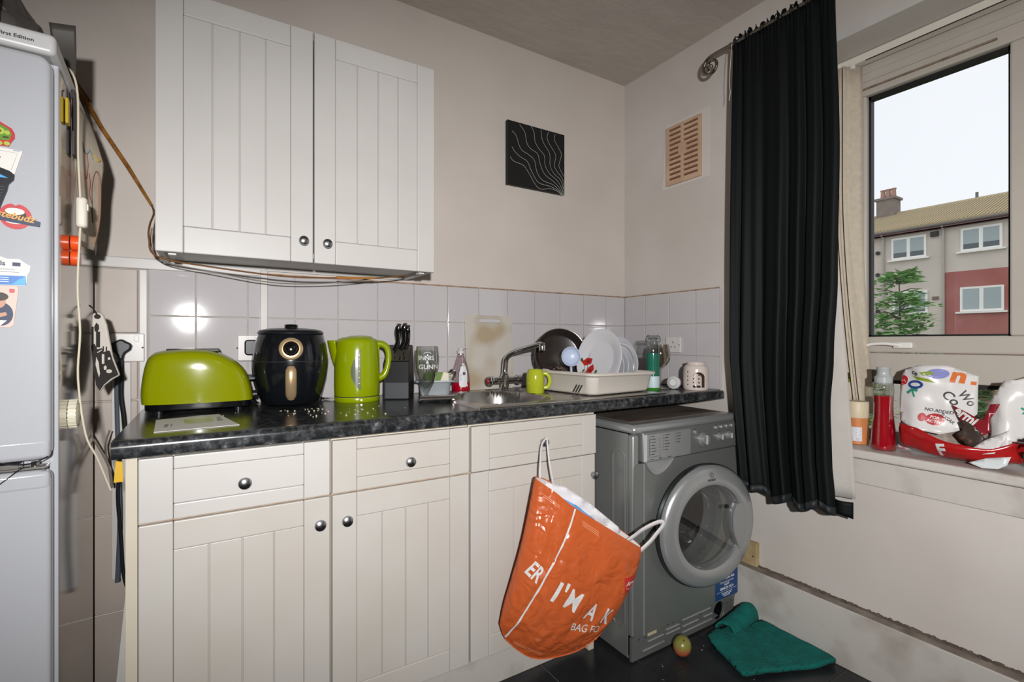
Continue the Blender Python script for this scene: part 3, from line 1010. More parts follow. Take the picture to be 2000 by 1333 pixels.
MB().box(-.575, -.530, WYF - .0, WYF + .003, .074, .087).build('clip', mat('cream_clip', 'b8ab8c', .5), kp, bevel=.001, smooth=False)
for x in (-.62, -.095):
    for y in (WYF + .06, WYB - .05):
        MB().lathe([(.018, 0), (.018, .008), (.008, .009), (.008, .014)], (x, y, 0), seg=14).build('foot', M_black, wm)
# ================================================================ fridge freezer (own frame: x left of its right edge, y into the room's back, z up)
M_fr = mat('white_fridge_enamel', 'adafb4', .16, var=.02, vscale=2)
M_frs = mat('glossy_fridge_flank', '9b958c', .10, .85, var=.05, vscale=2)
M_frg = mat('grey_fridge_trim', '7b7c80', .4)
FR = (-2.163, -.62, 0)
FRZ = math.radians(2.8)
fr = thing('fridge_freezer', 'tall white fridge freezer covered in magnets, at the left', 'fridge', FR, local=True, rotz=FRZ)
MB().box(-.55, -.001, .050, .565, .02, 1.690).build('body', M_frs, fr, bevel=.004, smooth=False)
MB().box(-.55, .000, .040, .052, .02, 1.690).build('door_surround', M_fr, fr, bevel=.002, smooth=False)
MB().box(-.552, .001, .004, .565, 1.694, 1.736).build('top_panel', mat('fridge_top_plastic', 'c2c2c2', .35), fr, bevel=.010, seg=4)
decal('lettering', [text_geo('First Edition', .0092, .0002, sx=1.12, align='RIGHT')], (-.030, .0035, 1.711), (1, 0, 0), (0, 0, 1), M_ink, fr, n=(0, -1, 0), off=.0006)
def fdoor(z0, z1):
    prof = rrect(-.548, z0, -.006, z1, .020, 5)
    return MB().prism(prof, (0, 0, 0), (1, 0, 0), (0, 0, 1), (0, 1, 0), .038).build('door', M_fr, fr, bevel=.009, seg=4, angle=50)
du = fdoor(.894, 1.688)
dl = fdoor(.045, .874)
MB().box(-.547, -.007, -.0012, .02, .896, .936).build('grip_band', M_fr, du, bevel=.008, seg=3)
MB().box(-.547, -.007, -.0012, .02, .835, .872).build('grip_band', M_fr, dl, bevel=.008, seg=3)
MB().box(-.11, -.012, .000, .030, .8765, .8815).box(-.11, -.05, -.004, .03, .8815, .8905).build('hinge', M_steel, fr, bevel=.001, smooth=False)
MB().lathe([(.006, 0), (.006, .012), (0, .012)], (-.03, .012, .878), seg=12).build('hinge_pin', M_chrome, fr)
for x in (-.5, -.05):
    for y in (.08, .5):
        MB().lathe([(.02, 0), (.02, .022)], (x, y, 0), seg=12).build('foot', M_black, fr)

Rf = Matrix.Translation(Vector(FR)) @ Matrix.Rotation(FRZ, 4, 'Z')
def fpt(x, y, z):
    return Rf @ Vector((x, y, z))
def fridge_print(name, label, cat, base, layers, th=.0018, group=None):
    """a flat magnet on the fridge door: solid backing + printed layers; coordinates (x, z) in the fridge frame"""
    xs = [p[0] for p in base]; zs = [p[1] for p in base]
    c = fpt((min(xs) + max(xs)) / 2, 0, min(zs))
    t = thing(name, label, cat, c, local=True, rotz=FRZ, group=group)
    ox, oz = (min(xs) + max(xs)) / 2, min(zs)
    MB().prism([(x - ox, z - oz) for x, z in base], (0, -.0004 - th, 0), (1, 0, 0), (0, 0, 1), (0, 1, 0), th).build('backing', layers[0], t, smooth=False)
    for k, (m, geo) in enumerate(layers[1:]):
        decal('print', [shift(g, -ox, -oz) for g in geo], (0, -.0004 - th, 0), (1, 0, 0), (0, 0, 1), m, t, n=(0, -1, 0), off=.0004 + .0003 * k)
    return t
c_red = mat('magnet_red', 'b8333a', .35); c_green = mat('magnet_green', '5f8a2b', .35); c_lime = mat('magnet_lime', 'a7b84a', .35)
c_blue = mat('print_blue', '2f6db4', .4); c_lblue = mat('print_light_blue', '3f9ad8', .4); c_gold = mat('print_gold', 'cf9638', .4)
c_dark = mat('print_dark', '35281f', .5); c_skin = mat('print_skin', 'b98a72', .5); c_navy = mat('print_navy', '2b3550', .5); c_grey = mat('print_grey', '8e9298', .5)
c_black = mat('magnet_black', '1a1c20', .3); c_pink = mat('print_pale_pink', 'c9b4a9', .5)
fridge_print('fridge_magnet', 'red and green vehicle-shaped magnet high on the fridge door', 'magnet',
             [(-.105, 1.495), (-.064, 1.497), (-.060, 1.507), (-.056, 1.514), (-.056, 1.523), (-.060, 1.532), (-.070, 1.538), (-.078, 1.543), (-.105, 1.545)],
             [c_red, (c_green, [poly((-.105, 1.506), (-.064, 1.508), (-.060, 1.520), (-.064, 1.530), (-.078, 1.538), (-.105, 1.540))]),
              (c_lime, [ell(-.078, 1.524, .009, .007), ell(-.066, 1.5225, .0035, .004), ell(-.0665, 1.502, .0042, .0038), ell(-.0765, 1.501, .0042, .0038)]),
              (c_dark, [ell(-.078, 1.524, .004, .003), rect(-.072, 1.512, -.064, 1.515)])])
fridge_print('note_card', 'small white printed card below the vehicle magnet', 'card',
             [(-.105, 1.44), (-.056, 1.446), (-.045, 1.492), (-.105, 1.494)], [M_paper, (c_grey, [stroke2([(-.10, 1.488), (-.052, 1.4865), (-.061, 1.452)], .0006), rect(-.058, 1.490, -.049, 1.4915)]), (c_red, [rect(-.10, 1.473, -.075, 1.476)])])
zig = [(-.105, 1.366)] + [(-.078, 1.366), (-.075, 1.380), (-.070, 1.398), (-.066, 1.412), (-.064, 1.424), (-.057, 1.434), (-.056, 1.444), (-.062, 1.450), (-.076, 1.455), (-.105, 1.456)]
fridge_print('fridge_magnet', 'black ridged rubber magnet with a blue stripe on the fridge door', 'magnet', zig,
             [c_black, (c_lblue, [poly((-.105, 1.443), (-.080, 1.444), (-.064, 1.436), (-.075, 1.436), (-.105, 1.430))]),
              (mat('rubber_ridge', '3a3d42', .5), [rect(-.104, 1.37 + .006 * k, -.080 + .0014 * k, 1.3712 + .006 * k) for k in range(9)])], .004)

def lipshape(cx, cz, w, hh):
    out = []
    for i in range(28):
        a = 2 * PI * i / 28
        x = cx + w * math.cos(a)
        z = cz + hh * math.sin(a) * (1 - .18 * math.exp(-((math.cos(a)) / .16) ** 2) * (math.sin(a) > 0))
        out.append((x, z))
    return out
fridge_print('fridge_magnet', 'red open-lips magnet with gold lettering on the fridge door', 'magnet', lipshape(-.055, 1.3655, .0225, .0245),
             [c_red, (c_dark, [ell(-.0555, 1.366, .016, .016)]), (M_paper, [ell(-.0555, 1.3745, .0135, .0065), ell(-.0555, 1.3550, .0125, .0045)]),
              (c_navy, [poly((-.100, 1.360), (-.100, 1.374), (-.060, 1.367), (-.020, 1.359), (-.021, 1.349), (-.060, 1.353))]),
              (c_gold, [([(x * math.cos(-.16) - y * math.sin(-.16) - .0815, x * math.sin(-.16) + y * math.cos(-.16) + 1.3640) for x, y in g[0]], g[1]) for g in [text_geo('stebudz', .0172, .0004, shear=.25, sx=.98)]])], .0025)
fridge_print('notice_magnet', 'torn white and blue printed notice on the fridge door', 'magnet',
             [(-.12, 1.232), (-.040, 1.233), (-.039, 1.252), (-.035, 1.262), (-.034, 1.272), (-.042, 1.277), (-.050, 1.284), (-.066, 1.283), (-.078, 1.288), (-.12, 1.292)],
             [M_paper, (c_blue, [poly((-.12, 1.2335), (-.040, 1.234), (-.041, 1.252), (-.12, 1.250))]), (c_lblue, [poly((-.060, 1.235), (-.041, 1.235), (-.041, 1.251), (-.050, 1.245))]),
              (c_navy, [shift(text_geo('hills', .012, .0003), -.087, 1.2705), rect(-.059, 1.270, -.048, 1.277)]), (M_wink, [rect(-.10, 1.239 + .004 * k, -.064, 1.2402 + .004 * k) for k in range(3)]), (c_grey, [rect(-.10, 1.258, -.050, 1.259), rect(-.10, 1.263, -.056, 1.264)])])
fridge_print('photo_magnet', 'small photo print with rounded corners low on the fridge door', 'magnet',
             [(-.11, 1.153), (-.062, 1.153), (-.0575, 1.157), (-.0505, 1.228), (-.054, 1.232), (-.11, 1.231)],
             [c_pink, (c_navy, [ell(-.074, 1.178, .016, .022)]), (c_skin, [ell(-.078, 1.202, .010, .013), poly((-.085, 1.168), (-.066, 1.176), (-.068, 1.182), (-.088, 1.176))]), (c_dark, [ell(-.076, 1.211, .0115, .008)]), (c_red, [rect(-.063, 1.219, -.056, 1.226)]), (M_paper, [poly((-.11, 1.156), (-.075, 1.156), (-.066, 1.166), (-.11, 1.169))])])

# things stuck to the flank of the fridge (they show again in its gloss)
FXs = -2.163
def flank(y, z, out=0.0):
    """world point on the fridge's flank at depth y (fridge frame)"""
    return fpt(out, y, z)
og = thing('round_magnet', 'orange double-disc magnet on the side of the fridge', 'magnet', flank(.19, 1.30), local=True, rotz=FRZ)
M_org = mat('orange_translucent', 'e0501e', .3)
for dz in (.0175, .0525):
    MB().lathe([(.017, 0), (.0175, .003), (.0175, .014), (.015, .016), (0, .016)], (0, 0, dz), (1, 0, 0), 24).build('disc', M_org, og)
wr = thing('ridged_magnet', 'white ridged round clip magnet low on the fridge side', 'magnet', flank(.17, .93), local=True, rotz=FRZ)
MB().lathe([(.030, 0), (.030, .013), (.022, .017), (0, .017)], (0, 0, .032), (1, 0, 0), 30).build('disc', mat('ivory_plastic', 'd3cdb9', .45), wr)
for k in range(22):
    a = 2 * PI * k / 22
    MB().obox((.007, .0305 * math.cos(a), .032 + .0305 * math.sin(a)), (1, 0, 0), (0, math.cos(a), math.sin(a)), (0, -math.sin(a), math.cos(a)), .0075, .0022, .0026).build('rib', mat('ivory_plastic', 'd3cdb9', .45), wr, smooth=False)
# child's drawing curling away from the flank
M_draw = mat('painted_paper', 'c4b9a8', .7, col2='b59c8a', vscale=9, thr=(.30, .5))
dw = thing('childs_drawing', 'curling paper drawing taped to the side of the fridge', 'drawing', flank(.30, 1.36), local=True, rotz=FRZ)
def dpap(u, v):
    z = .0 + .34 * v
    out = .003 + .044 * (max(0, u - .10) / .90) ** 1.2 * (1 - .85 * max(0, v - .66) / .34) * (.50 + .50 * min(1, v / .6)) + .003 * math.sin(v * 9)
    y = -.05 + .09 * u + .008 * math.sin(v * 6)
    return Vector((out, y, z))
m2 = MB(); m2.grid(dpap, 14, 18)
m2.build('sheet', M_draw, dw, solid=.0006, angle=180)
strokes = [(c_red, [(.55, .55), (.60, .48), (.57, .40), (.64, .34)]), (c_red, [(.45, .68), (.50, .60), (.48, .50)]), (mat('brown_crayon', '8a6d58', .8), [(.70, .20), (.66, .45), (.75, .58), (.88, .52), (.90, .25), (.84, .05)]),
           (mat('grey_crayon', '8f8f8c', .8), [(.30, .75), (.40, .68), (.52, .72), (.60, .66)]), (mat('yellow_crayon', 'b09a4c', .8), [(.70, .70), (.78, .66), (.84, .68)])]
for m_, pts in strokes:
    p3 = [dpap(a, b_) + Vector((.001, -.0012, 0)) for a, b_ in pts]
    MB().tube(smooth_path(p3, 4), .0035, 6, flat=.15).build('crayon_mark', m_, dw)
# yellow clip and dark strip near the top
yc = thing('yellow_clip', 'small yellow clip near the top of the fridge side', 'clip', flank(.12, 1.60), local=True, rotz=FRZ)
MB().box(.0, .006, -.012, .012, 0, .055).build('grip', mat('yellow_plastic', 'b89a1d', .4), yc, bevel=.002, smooth=False)
MB().tube([(.004, 0, .055), (.004, 0, .07), (.002, .006, .075)], .0015, 6).build('spring', M_steel, yc)
ds = MB().obox(flank(.20, 1.63, .004), Rf.to_3x3() @ Vector((1, 0, 0)), Rf.to_3x3() @ Vector((0, 1, 0)), (0, 0, 1), .0025, .016, .075).build('dark_strip', mat('dark_plum_strip', '3b3036', .5), None, bevel=.001, smooth=False)
tag(ds, 'dark narrow card strip stuck on the fridge side beside the white flex', 'strip')
# white flex with an inline switch
fx = thing('flex_with_switch', 'white flex with an inline switch hanging down the fridge side', 'cable', flank(.2, 1.40, .02), local=False)
pts = [(-2.20, -.40, 1.765), (-2.172, -.44, 1.745), (-2.158, -.45, 1.69), (-2.157, -.45, 1.552), (-2.153, -.452, 1.448), (-2.153, -.452, 1.39), (-2.158, -.45, 1.251), (-2.154, -.448, 1.147), (-2.158, -.446, 1.042), (-2.146, -.44, .913), (-2.126, -.43, .851), (-2.103, -.42, .77)]
MB().tube(smooth_path(pts, 5), .0022, 8).build('flex', mat('cream_flex', 'cfc6b0', .5), fx)
MB().box(-2.160, -2.140, -.464, -.440, 1.385, 1.455).build('switch_body', mat('cream_switch', 'd8d2c4', .35), fx, bevel=.007, seg=3)
MB().box(-2.141, -2.138, -.458, -.446, 1.425, 1.440).build('rocker', M_wplast, fx, bevel=.001, smooth=False)
# oven glove with a city skyline print
M_mitt = mat('white_cotton_print', 'c9c2b8', .8, bump=.2, bscale=120)
M_mb = mat('black_cotton_print', '2a2523', .8, bump=.2, bscale=120)
mo = [(-2.168, 1.200), (-2.156, 1.205), (-2.145, 1.197), (-2.137, 1.170), (-2.131, 1.130), (-2.124, 1.085), (-2.108, 1.034), (-2.124, 1.024), (-2.142, 1.008), (-2.152, .990), (-2.160, 1.010), (-2.166, 1.060), (-2.170, 1.130), (-2.171, 1.170)]
og2 = thing('oven_glove', 'black and white patterned oven glove hanging at the back of the fridge side', 'oven glove', (-2.142, -.235, .99))
exm = Vector((.97, -.24, 0)).normalized(); nm = Vector((-.24, -.97, 0)).normalized()
mm = [((x + 2.142), z) for x, z in mo]
mb = MB(); mb.prism(mm, (-2.142, -.235, 0), exm, (0, 0, 1), -nm, .012)
mb.build('padding', M_mitt, og2, bevel=.004, seg=3)
Od = (-2.142, -.235, 0)
pat = [poly((-.028, 1.115), (-.020, 1.12), (-.014, 1.105), (-.004, 1.108), (.0, 1.098), (.012, 1.102), (.0145, 1.098), (.020, 1.075), (.033, 1.036), (.016, 1.026), (.0, 1.010), (-.009, .994), (-.017, 1.010), (-.023, 1.055)),
       ell(-.014, 1.192, .0075, .0065, 16), poly((-.021, 1.165), (-.016, 1.176), (-.011, 1.170), (-.010, 1.160), (-.014, 1.150), (-.020, 1.153)),
       rect(-.017, 1.11, -.008, 1.152), rect(-.0025, 1.10, .0005, 1.113), rect(.0045, 1.10, .0075, 1.112), rect(-.027, 1.10, -.022, 1.165)]
decal('skyline_print', pat, Od, exm, (0, 0, 1), M_mb, og2, n=nm, off=.0006)
pat = [ell(.012, 1.046, .0065, .005, 14), rect(-.004, 1.066, .0015, 1.092), poly((.0, 1.058), (.004, 1.062), (.007, 1.058), (.006, 1.05), (.001, 1.05)), ell(.012, 1.080, .003, .004, 10), poly((-.016, 1.085), (-.011, 1.07), (-.008, 1.04), (-.010, 1.03), (-.014, 1.045), (-.018, 1.065)), stroke2([(-.014, 1.096), (-.004, 1.103)], .0022)]
decal('skyline_print', pat, Od, exm, (0, 0, 1), M_mitt, og2, n=nm, off=.0010)
MB().tube([(-2.156, -.232, 1.197), (-2.166, -.226, 1.215), (-2.174, -.222, 1.222)], .002, 6).build('hanging_loop', M_mb, og2)
# bag and box on top of the fridge
M_gbag = mat('grey_film', '5d5a58', .30, var=.3, vscale=14)
def blob(u, v):
    a = 2 * PI * u
    zz = v
    r = (1 - zz ** 3) ** .5
    x = -.15 + .145 * math.cos(a) * (1 - .25 * zz); y = .19 + .12 * math.sin(a) * (1 - .3 * zz)
    z = 1.7385 + .150 * zz + .03 * zz * noise.noise(Vector((x * 22, y * 22, zz * 4)))
    w = .020 * noise.noise(Vector((x * 30, y * 30, zz * 7)))
    k = .25 + .75 * max(0, 1 - zz) ** .45
    x = -.15 + (x + .15) * k + w; y = .19 + (y - .19) * k + w
    return Rf @ Vector((x, y, z))
m2 = MB(); m2.grid(blob, 44, 14, cu=True)
fb = tag(m2.build('plastic_bag', M_gbag, None, angle=60), 'crumpled dark grey plastic bag lying on top of the fridge', 'bag')
def flap(u, v):
    return Rf @ Vector((-.030 + .036 * u - .010 * v * (1 - u), .20 + .012 * math.sin(v * 3), 1.737 + .115 * v + .008 * u))
m2 = MB(); m2.grid(flap, 8, 8)
tag(m2.build('carrier_flap', mat('charcoal_card', '4a4640', .5), None, solid=.0015), 'upright charcoal card tucked behind the top edge of the fridge', 'card')
tag(MB().obox(fpt(-.125, .035, 1.778), Rf.to_3x3() @ Vector((1, 0, 0)), Rf.to_3x3() @ Vector((0, 1, 0)), (0, 0, 1), .032, .025, .040).build('small_box', mat('pale_box', 'aeb4ae', .5), None, bevel=.002, smooth=False), 'pale small box at the front of the fridge top', 'box')
# dark loop of wire over the door gap
tag(MB().tube(smooth_path([fpt(-.16, -.012, .905), fpt(-.10, -.010, .906), fpt(-.062, -.006, .892), fpt(-.030, -.004, .8905), fpt(-.010, .002, .9), ], 6), .0012, 6).build('wire', M_black, None), 'thin black wire looped at the fridge door gap', 'wire')
tag(MB().tube(smooth_path([fpt(-.16, -.012, .835), fpt(-.10, -.010, .842), fpt(-.070, -.006, .862), fpt(-.050, -.004, .880), fpt(-.035, -.003, .884)], 6), .0008, 6).build('wire', M_black, None), 'hair-thin dark wire curving across the freezer door top', 'wire')

# ================================================================ wall services on the left
M_sock = mat('socket_plastic', 'c9c5c2', .3)
def socket(name, label, c, ax, nrm, w=.088, hgt=.086, d=.010, double=False, live=True):
    t = thing(name, label, 'socket', (c[0], c[1], c[2] - hgt / 2))
    ax, nrm = Vector(ax), Vector(nrm)
    MB().obox(Vector(c) + nrm * d / 2, ax, nrm, (0, 0, 1), w / 2, d / 2, hgt / 2).build('faceplate', M_sock, t, bevel=.003, smooth=False)
    o = Vector(c) + nrm * d
    if live:
        MB().obox(o + ax * .0 + Vector((0, 0, .012)), ax, nrm, (0, 0, 1), .002, .0006, .004).build('earth_slot', M_bgloss, t, smooth=False)
        for k in (-1, 1):
            MB().obox(o + ax * (.011 * k) + Vector((0, 0, -.010)), ax, nrm, (0, 0, 1), .0035, .0006, .002).build('pin_slot', M_bgloss, t, smooth=False)
    MB().obox(o + ax * (.022 if not live else .0) + Vector((0, 0, .028)), ax, nrm, (0, 0, 1), .006, .003, .009 if not live else .004).build('rocker', M_sock, t, bevel=.001, smooth=False)
    for k in (-1, 1):
        MB().lathe([(.0028, 0), (.0024, .0012), (0, .0014)], o + ax * (.037 * k), nrm, 10).build('screw', M_ink, t)
    return t
socket('wall_socket', 'switched wall socket with a black plug, between fridge and tiles', (-2.116, -.008, 1.1065), (1, 0, 0), (0, -1, 0), .084, .088, live=False)
socket('wall_socket', 'switched wall socket behind the air fryer with a black plug', (-1.785, -.0095, 1.103), (1, 0, 0), (0, -1, 0), .072, .088, live=False)
socket('wall_socket', 'small unused wall socket on the tiles right of the dish rack', (-.0095, -.339, 1.1085), (0, -1, 0), (-1, 0, 0), .086, .074)
pg = thing('plug_and_lead', 'black moulded plug with lead running down behind the worktop end', 'plug', (-2.135, -.04, .90))
plug = [(-.026, .012), (-.024, .020), (-.012, .026), (-.006, .032), (.006, .032), (.012, .026), (.024, .020), (.027, .012), (.024, .0), (.012, -.010), (.008, -.018), (.007, -.030), (-.007, -.030), (-.008, -.018), (-.014, -.010), (-.024, .002)]
MB().prism(plug, (-2.130, -.044, 1.100), (1, 0, 0), (0, 0, 1), (0, 1, 0), .025).build('plug', mat('plug_black', '202326', .4), pg, bevel=.006, seg=4, angle=60)
MB().tube(smooth_path([(-2.130, -.030, 1.075), (-2.129, -.032, 1.03), (-2.130, -.030, .96), (-2.124, -.030, .90), (-2.120, -.030, .84)], 6), .0065, 10).build('lead', M_black, pg)
MB().tube(smooth_path([(-2.140, -.020, 1.060), (-2.142, -.020, .98), (-2.140, -.020, .85), (-2.132, -.04, .60), (-2.138, -.04, .40)], 6), .006, 10).build('lead', mat('slate_lead', '4a515c', .45), pg)
struct(MB().box(-2.155, -2.108, -.016, -.006, .40, 1.062).build('trim_8', M_white, bevel=.002, smooth=False), 'white plastic trunking below the left socket')
pl2 = thing('plug_and_lead', 'black square plug and lead of the air fryer', 'plug', (-1.775, -.04, .92))
MB().prism(rrect(-.024, -.026, .024, .026, .010, 4), (-1.777, -.042, 1.105), (1, 0, 0), (0, 0, 1), (0, 1, 0), .022).build('plug', M_black, pl2, bevel=.004, seg=3)
MB().tube(smooth_path([(-1.775, -.035, 1.08), (-1.776, -.036, 1.03), (-1.770, -.034, .98), (-1.755, -.032, .935), (-1.745, -.03, .922)], 6), .0035, 8).build('lead', M_black, pl2)
struct(MB().box(-1.752, -1.729, -.020, -.009, 1.060, 1.372).build('trim_9', M_white, bevel=.002, smooth=False), 'white vertical cable trunking below the wall cabinet')
# yellow tagged cable behind the end stile
yt = thing('tagged_cable', 'black cable with a yellow warning tag beside the cabinet end', 'cable', (-2.09, -.45, .50))
MB().tube(smooth_path([(-2.082, -.45, .868), (-2.083, -.45, .82), (-2.086, -.45, .76), (-2.080, -.45, .66), (-2.076, -.45, .58), (-2.066, -.45, .53)], 6), .004, 8).build('flex', M_black, yt)
MB().prism([(-.010, 0), (.008, 0), (.006, .050), (-.006, .050)], (-2.083, -.456, .795), (1, 0, 0), (0, 0, 1), (0, 1, 0), .001).build('tag', mat('yellow_tag', 'd6a916', .5), yt, smooth=False)
tag(MB().prism([(0, 0), (.035, 0), (.050, .55), (.046, .55)], (-2.118, -.40, .02), (1, 0, 0), (0, 0, 1), (0, 1, 0), .012).build('offcut_board', mat('white_offcut', 'c3c0ba', .5), None, smooth=False), 'white tapering offcut leaning between cabinet end and wall', 'board')
# brown run from fridge top to the wall cabinet, and the flex under the cabinet
M_brown = mat('rusty_brown_flex', 'a06c28', .5, col2='77491c', vscale=40, thr=(.35, .6))
bf = thing('brown_trunking', 'brown peeling cable run slanting down to the wall cabinet', 'cable', (-2.15, -.01, 1.555))
MB().tube([(-2.250, -.012, 1.905), (-2.224, -.012, 1.860), (-2.177, -.012, 1.768), (-2.116, -.012, 1.665), (-2.056, -.012, 1.553)], [.016, .013, .010, .0105, .007], 8, flat=.6).build('run', M_brown, bf)
MB().obox((-2.235, -.02, 1.872), Vector((.55, 0, -.83)), Vector((.83, 0, .55)), (0, 1, 0), .045, .012, .003).build('torn_sleeve', mat('brown_sleeve', '6f5126', .6), bf, smooth=False)
uf = thing('hanging_flex', 'thin brown flexes drooping under the wall cabinet', 'cable', (-1.65, -.15, 1.335))
MB().tube(smooth_path([(-2.056, -.018, 1.553), (-2.046, -.08, 1.515), (-2.050, -.15, 1.466), (-2.050, -.17, 1.421), (-2.029, -.17, 1.372), (-1.887, -.17, 1.352), (-1.685, -.17, 1.338), (-1.52, -.17, 1.345), (-1.40, -.17, 1.352), (-1.28, -.16, 1.372)], 6), .0026, 8).build('flex', mat('brown_flex', '6f4a26', .5), uf)
MB().tube(smooth_path([(-2.046, -.14, 1.46), (-2.048, -.14, 1.41), (-2.02, -.13, 1.366), (-1.90, -.12, 1.345), (-1.72, -.11, 1.322), (-1.55, -.12, 1.330), (-1.38, -.15, 1.356)], 6), .0018, 8).build('flex', mat('grey_flex', '7d746b', .5), uf)
MB().tube([(-1.53, -.17, 1.3455), (-1.46, -.17, 1.349), (-1.40, -.17, 1.3525)], .0042, 8).build('sleeve', mat('tan_sleeve', 'a86f2c', .5), uf)
# flexes drooping behind the worktop end
tag(MB().tube(smooth_path([(-2.215, -.10, .93), (-2.19, -.10, .86), (-2.16, -.10, .79), (-2.145, -.10, .74), (-2.143, -.10, .70), (-2.15, -.10, .76), (-2.158, -.10, .82), (-2.148, -.10, .868)], 6), .0022, 8).build('loose_flex', mat('grey_brown_flex', '6e655c', .6), None), 'loose grey flex dangling on the wall below the worktop end', 'cable')
# ================================================================ things on the worktop
M_lime = mat('lime_green_gloss', '858c00', .16, coat=.3)
M_lime2 = mat('lime_green_kettle', '869600', .22, coat=.2)
# --- toaster: long side to the room
to = thing('toaster', 'lime green two-slice toaster with rounded shell and black base', 'toaster', (-1.925, -.120, ZT), local=True, rotz=math.radians(-1))
def tprof(u):
    """closed outline in (x,z): vertical left, flat top, sloping round right"""
    P_ = [(-.145, .030), (-.147, .060), (-.142, .110), (-.134, .150), (-.122, .172), (-.100, .183), (-.060, .188), (-.010, .189), (.030, .184), (.065, .170), (.098, .148), (.118, .124), (.130, .096), (.138, .065), (.143, .030)]
    k = u * (len(P_) - 1)
    i = min(int(k), len(P_) - 2)
    t = k - i
    p0 = P_[max(i - 1, 0)]; p1 = P_[i]; p2 = P_[i + 1]; p3 = P_[min(i + 2, len(P_) - 1)]
    return [0.5 * ((2 * b) + (c - a) * t + (2 * a - 5 * b + 4 * c - d) * t * t + (3 * b - a - 3 * c + d) * t ** 3) for a, b, c, d in zip(p0, p1, p2, p3)]
TS = [(.02, -.0890), (.35, -.0890), (.62, -.0885), (.82, -.0870), (.91, -.0820), (.955, -.072), (.985, -.058), (1.0, -.036), (1.0, .036), (.985, .058), (.955, .072), (.91, .0820), (.82, .0870), (.62, .0885), (.35, .0890), (.02, .0890)]
def tshell(u, v):
    x, z = tprof(u)
    k, y = TS[int(round(v * (len(TS) - 1)))]
    X = -.003 + (x + .003) * k
    return Vector((X, y * (.80 + .22 * (1 - (X / .15) ** 2)), .030 + (z - .030) * k))
m2 = MB(); m2.grid(tshell, 48, len(TS) - 1)
m2.build('shell', M_lime, to, angle=180)
MB().prism(rrect(-.137, -.076, .137, .076, .04, 5), (0, 0, .010), (1, 0, 0), (0, 1, 0), (0, 0, 1), .024).build('base', M_bgloss, to, bevel=.003)
for x in (-.10, .10):
    for y in (-.06, .06):
        MB().lathe([(.010, 0), (.010, .012)], (x, y, 0), seg=14).build('foot', M_black, to)
for y in (-.028, .028):
    MB().box(-.085, .05, y - .013, y + .013, .180, .1895).build('slot', M_bgloss, to, bevel=.002, smooth=False)
MB().box(.128, .163, -.012, .012, .088, .097).box(.128, .158, -.016, .016, .101, .104).build('lever', M_black, to, bevel=.002, smooth=False)
MB().lathe([(.012, 0), (.012, .012), (0, .012)], (.140, -.045, .045), (1, 0, 0), 18).build('browning_knob', M_black, to)
MB().tube(smooth_path([(.140, .03, .022), (.152, .035, .008), (.160, .05, .005), (.158, .070, .006), (.148, .082, .02), (.152, .070, .035)], 6), .0032, 8).build('lead', M_black, to)

# --- leaflet
lf = thing('leaflet', 'white and green printed leaflet lying flat before the toaster', 'leaflet', (-1.93, -.40, ZT + .0002))
lo = [(-2.012, -.520), (-1.838, -.505), (-1.880, -.270), (-2.024, -.305)]
MB().prism(lo, (0, 0, ZT + .0005), (1, 0, 0), (0, 1, 0), (0, 0, 1), .0012).build('sheet', M_paper, lf, smooth=False)
decal('print', [poly((-1.955, -.425), (-1.893, -.405), (-1.900, -.315), (-1.962, -.335))], (0, 0, ZT + .0017), (1, 0, 0), (0, 1, 0), mat('leaflet_green', '9aab4a', .5, col2='cfd6b0', vscale=30), lf, n=(0, 0, 1), off=.0004)
decal('print', [rect(-1.998, -.455, -1.990, -.405), rect(-1.985, -.452, -1.982, -.408), rect(-1.885, -.41, -1.872, -.38), rect(-1.885, -.37, -1.876, -.335)], (0, 0, ZT + .0017), (1, 0, 0), (0, 1, 0), c_grey, lf, n=(0, 0, 1), off=.0004)

# --- air fryer
af = thing('air_fryer', 'black barrel-shaped air fryer with gold handle and dial ring', 'air fryer', (-1.668, -.128, ZT), local=True, rotz=view_rz(572))
S = 1.0
prof = [(.0, .006), (.082, .006), (.090, .010), (.100, .045), (.1105, .090), (.1155, .130), (.115, .165), (.110, .200), (.101, .232), (.097, .238)]
mb = MB(); mb.lathe(prof, seg=56, sy=.98); af_b = mb.bvh()
mb.build('body', mat('black_fryer_gloss', '0f1216', .16, coat=.3), af, angle=50)
MB().lathe([(.1015, .236), (.1022, .240), (.097, .2475), (.075, .2535), (.03, .2565), (0, .257)], seg=56).build('lid', mat('black_fryer_lid', '15181b', .3), af)
MB().lathe([(.020, .250), (.0205, .264), (.018, .267), (0, .268)], (0, -.042, 0), seg=24).build('timer_knob', M_bgloss, af, angle=50)
fy = -.112
dz = .188
dk = Vector((0, -1, -.05 + .18)).normalized()
M_gold = mat('champagne_gold', 'bda27c', .30, .55)
rg = MB().lathe([(.0225, .002), (.0235, .009), (.031, .0085), (.035, .006), (.036, .0)], (0, fy + .004, dz), dk, 40, cap0=False, cap1=False).build('dial_ring', M_gold, af)
MB().lathe([(.0235, 0), (.0235, .006), (.019, .012), (.017, .020), (.0135, .022), (0, .022)], (0, fy + .004, dz), dk, 36).build('dial', M_bgloss, af)
ticks = [rect(-.0004, .0, .0004, .002)] 
tk = []
for k in range(13):
    a = math.radians(210 - k * 20)
    tk.append(stroke2([(.0270 * math.cos(a), .0270 * math.sin(a)), (.0300 * math.cos(a), .0300 * math.sin(a))], .0009))
ey_d = Vector((0, 0, 1)) - dk * dk.z
decal('scale', tk, Vector((0, fy + .004, dz)) + dk * .0088, (1, 0, 0), ey_d, M_ink, rg, n=dk, off=.0004)
hpts = []
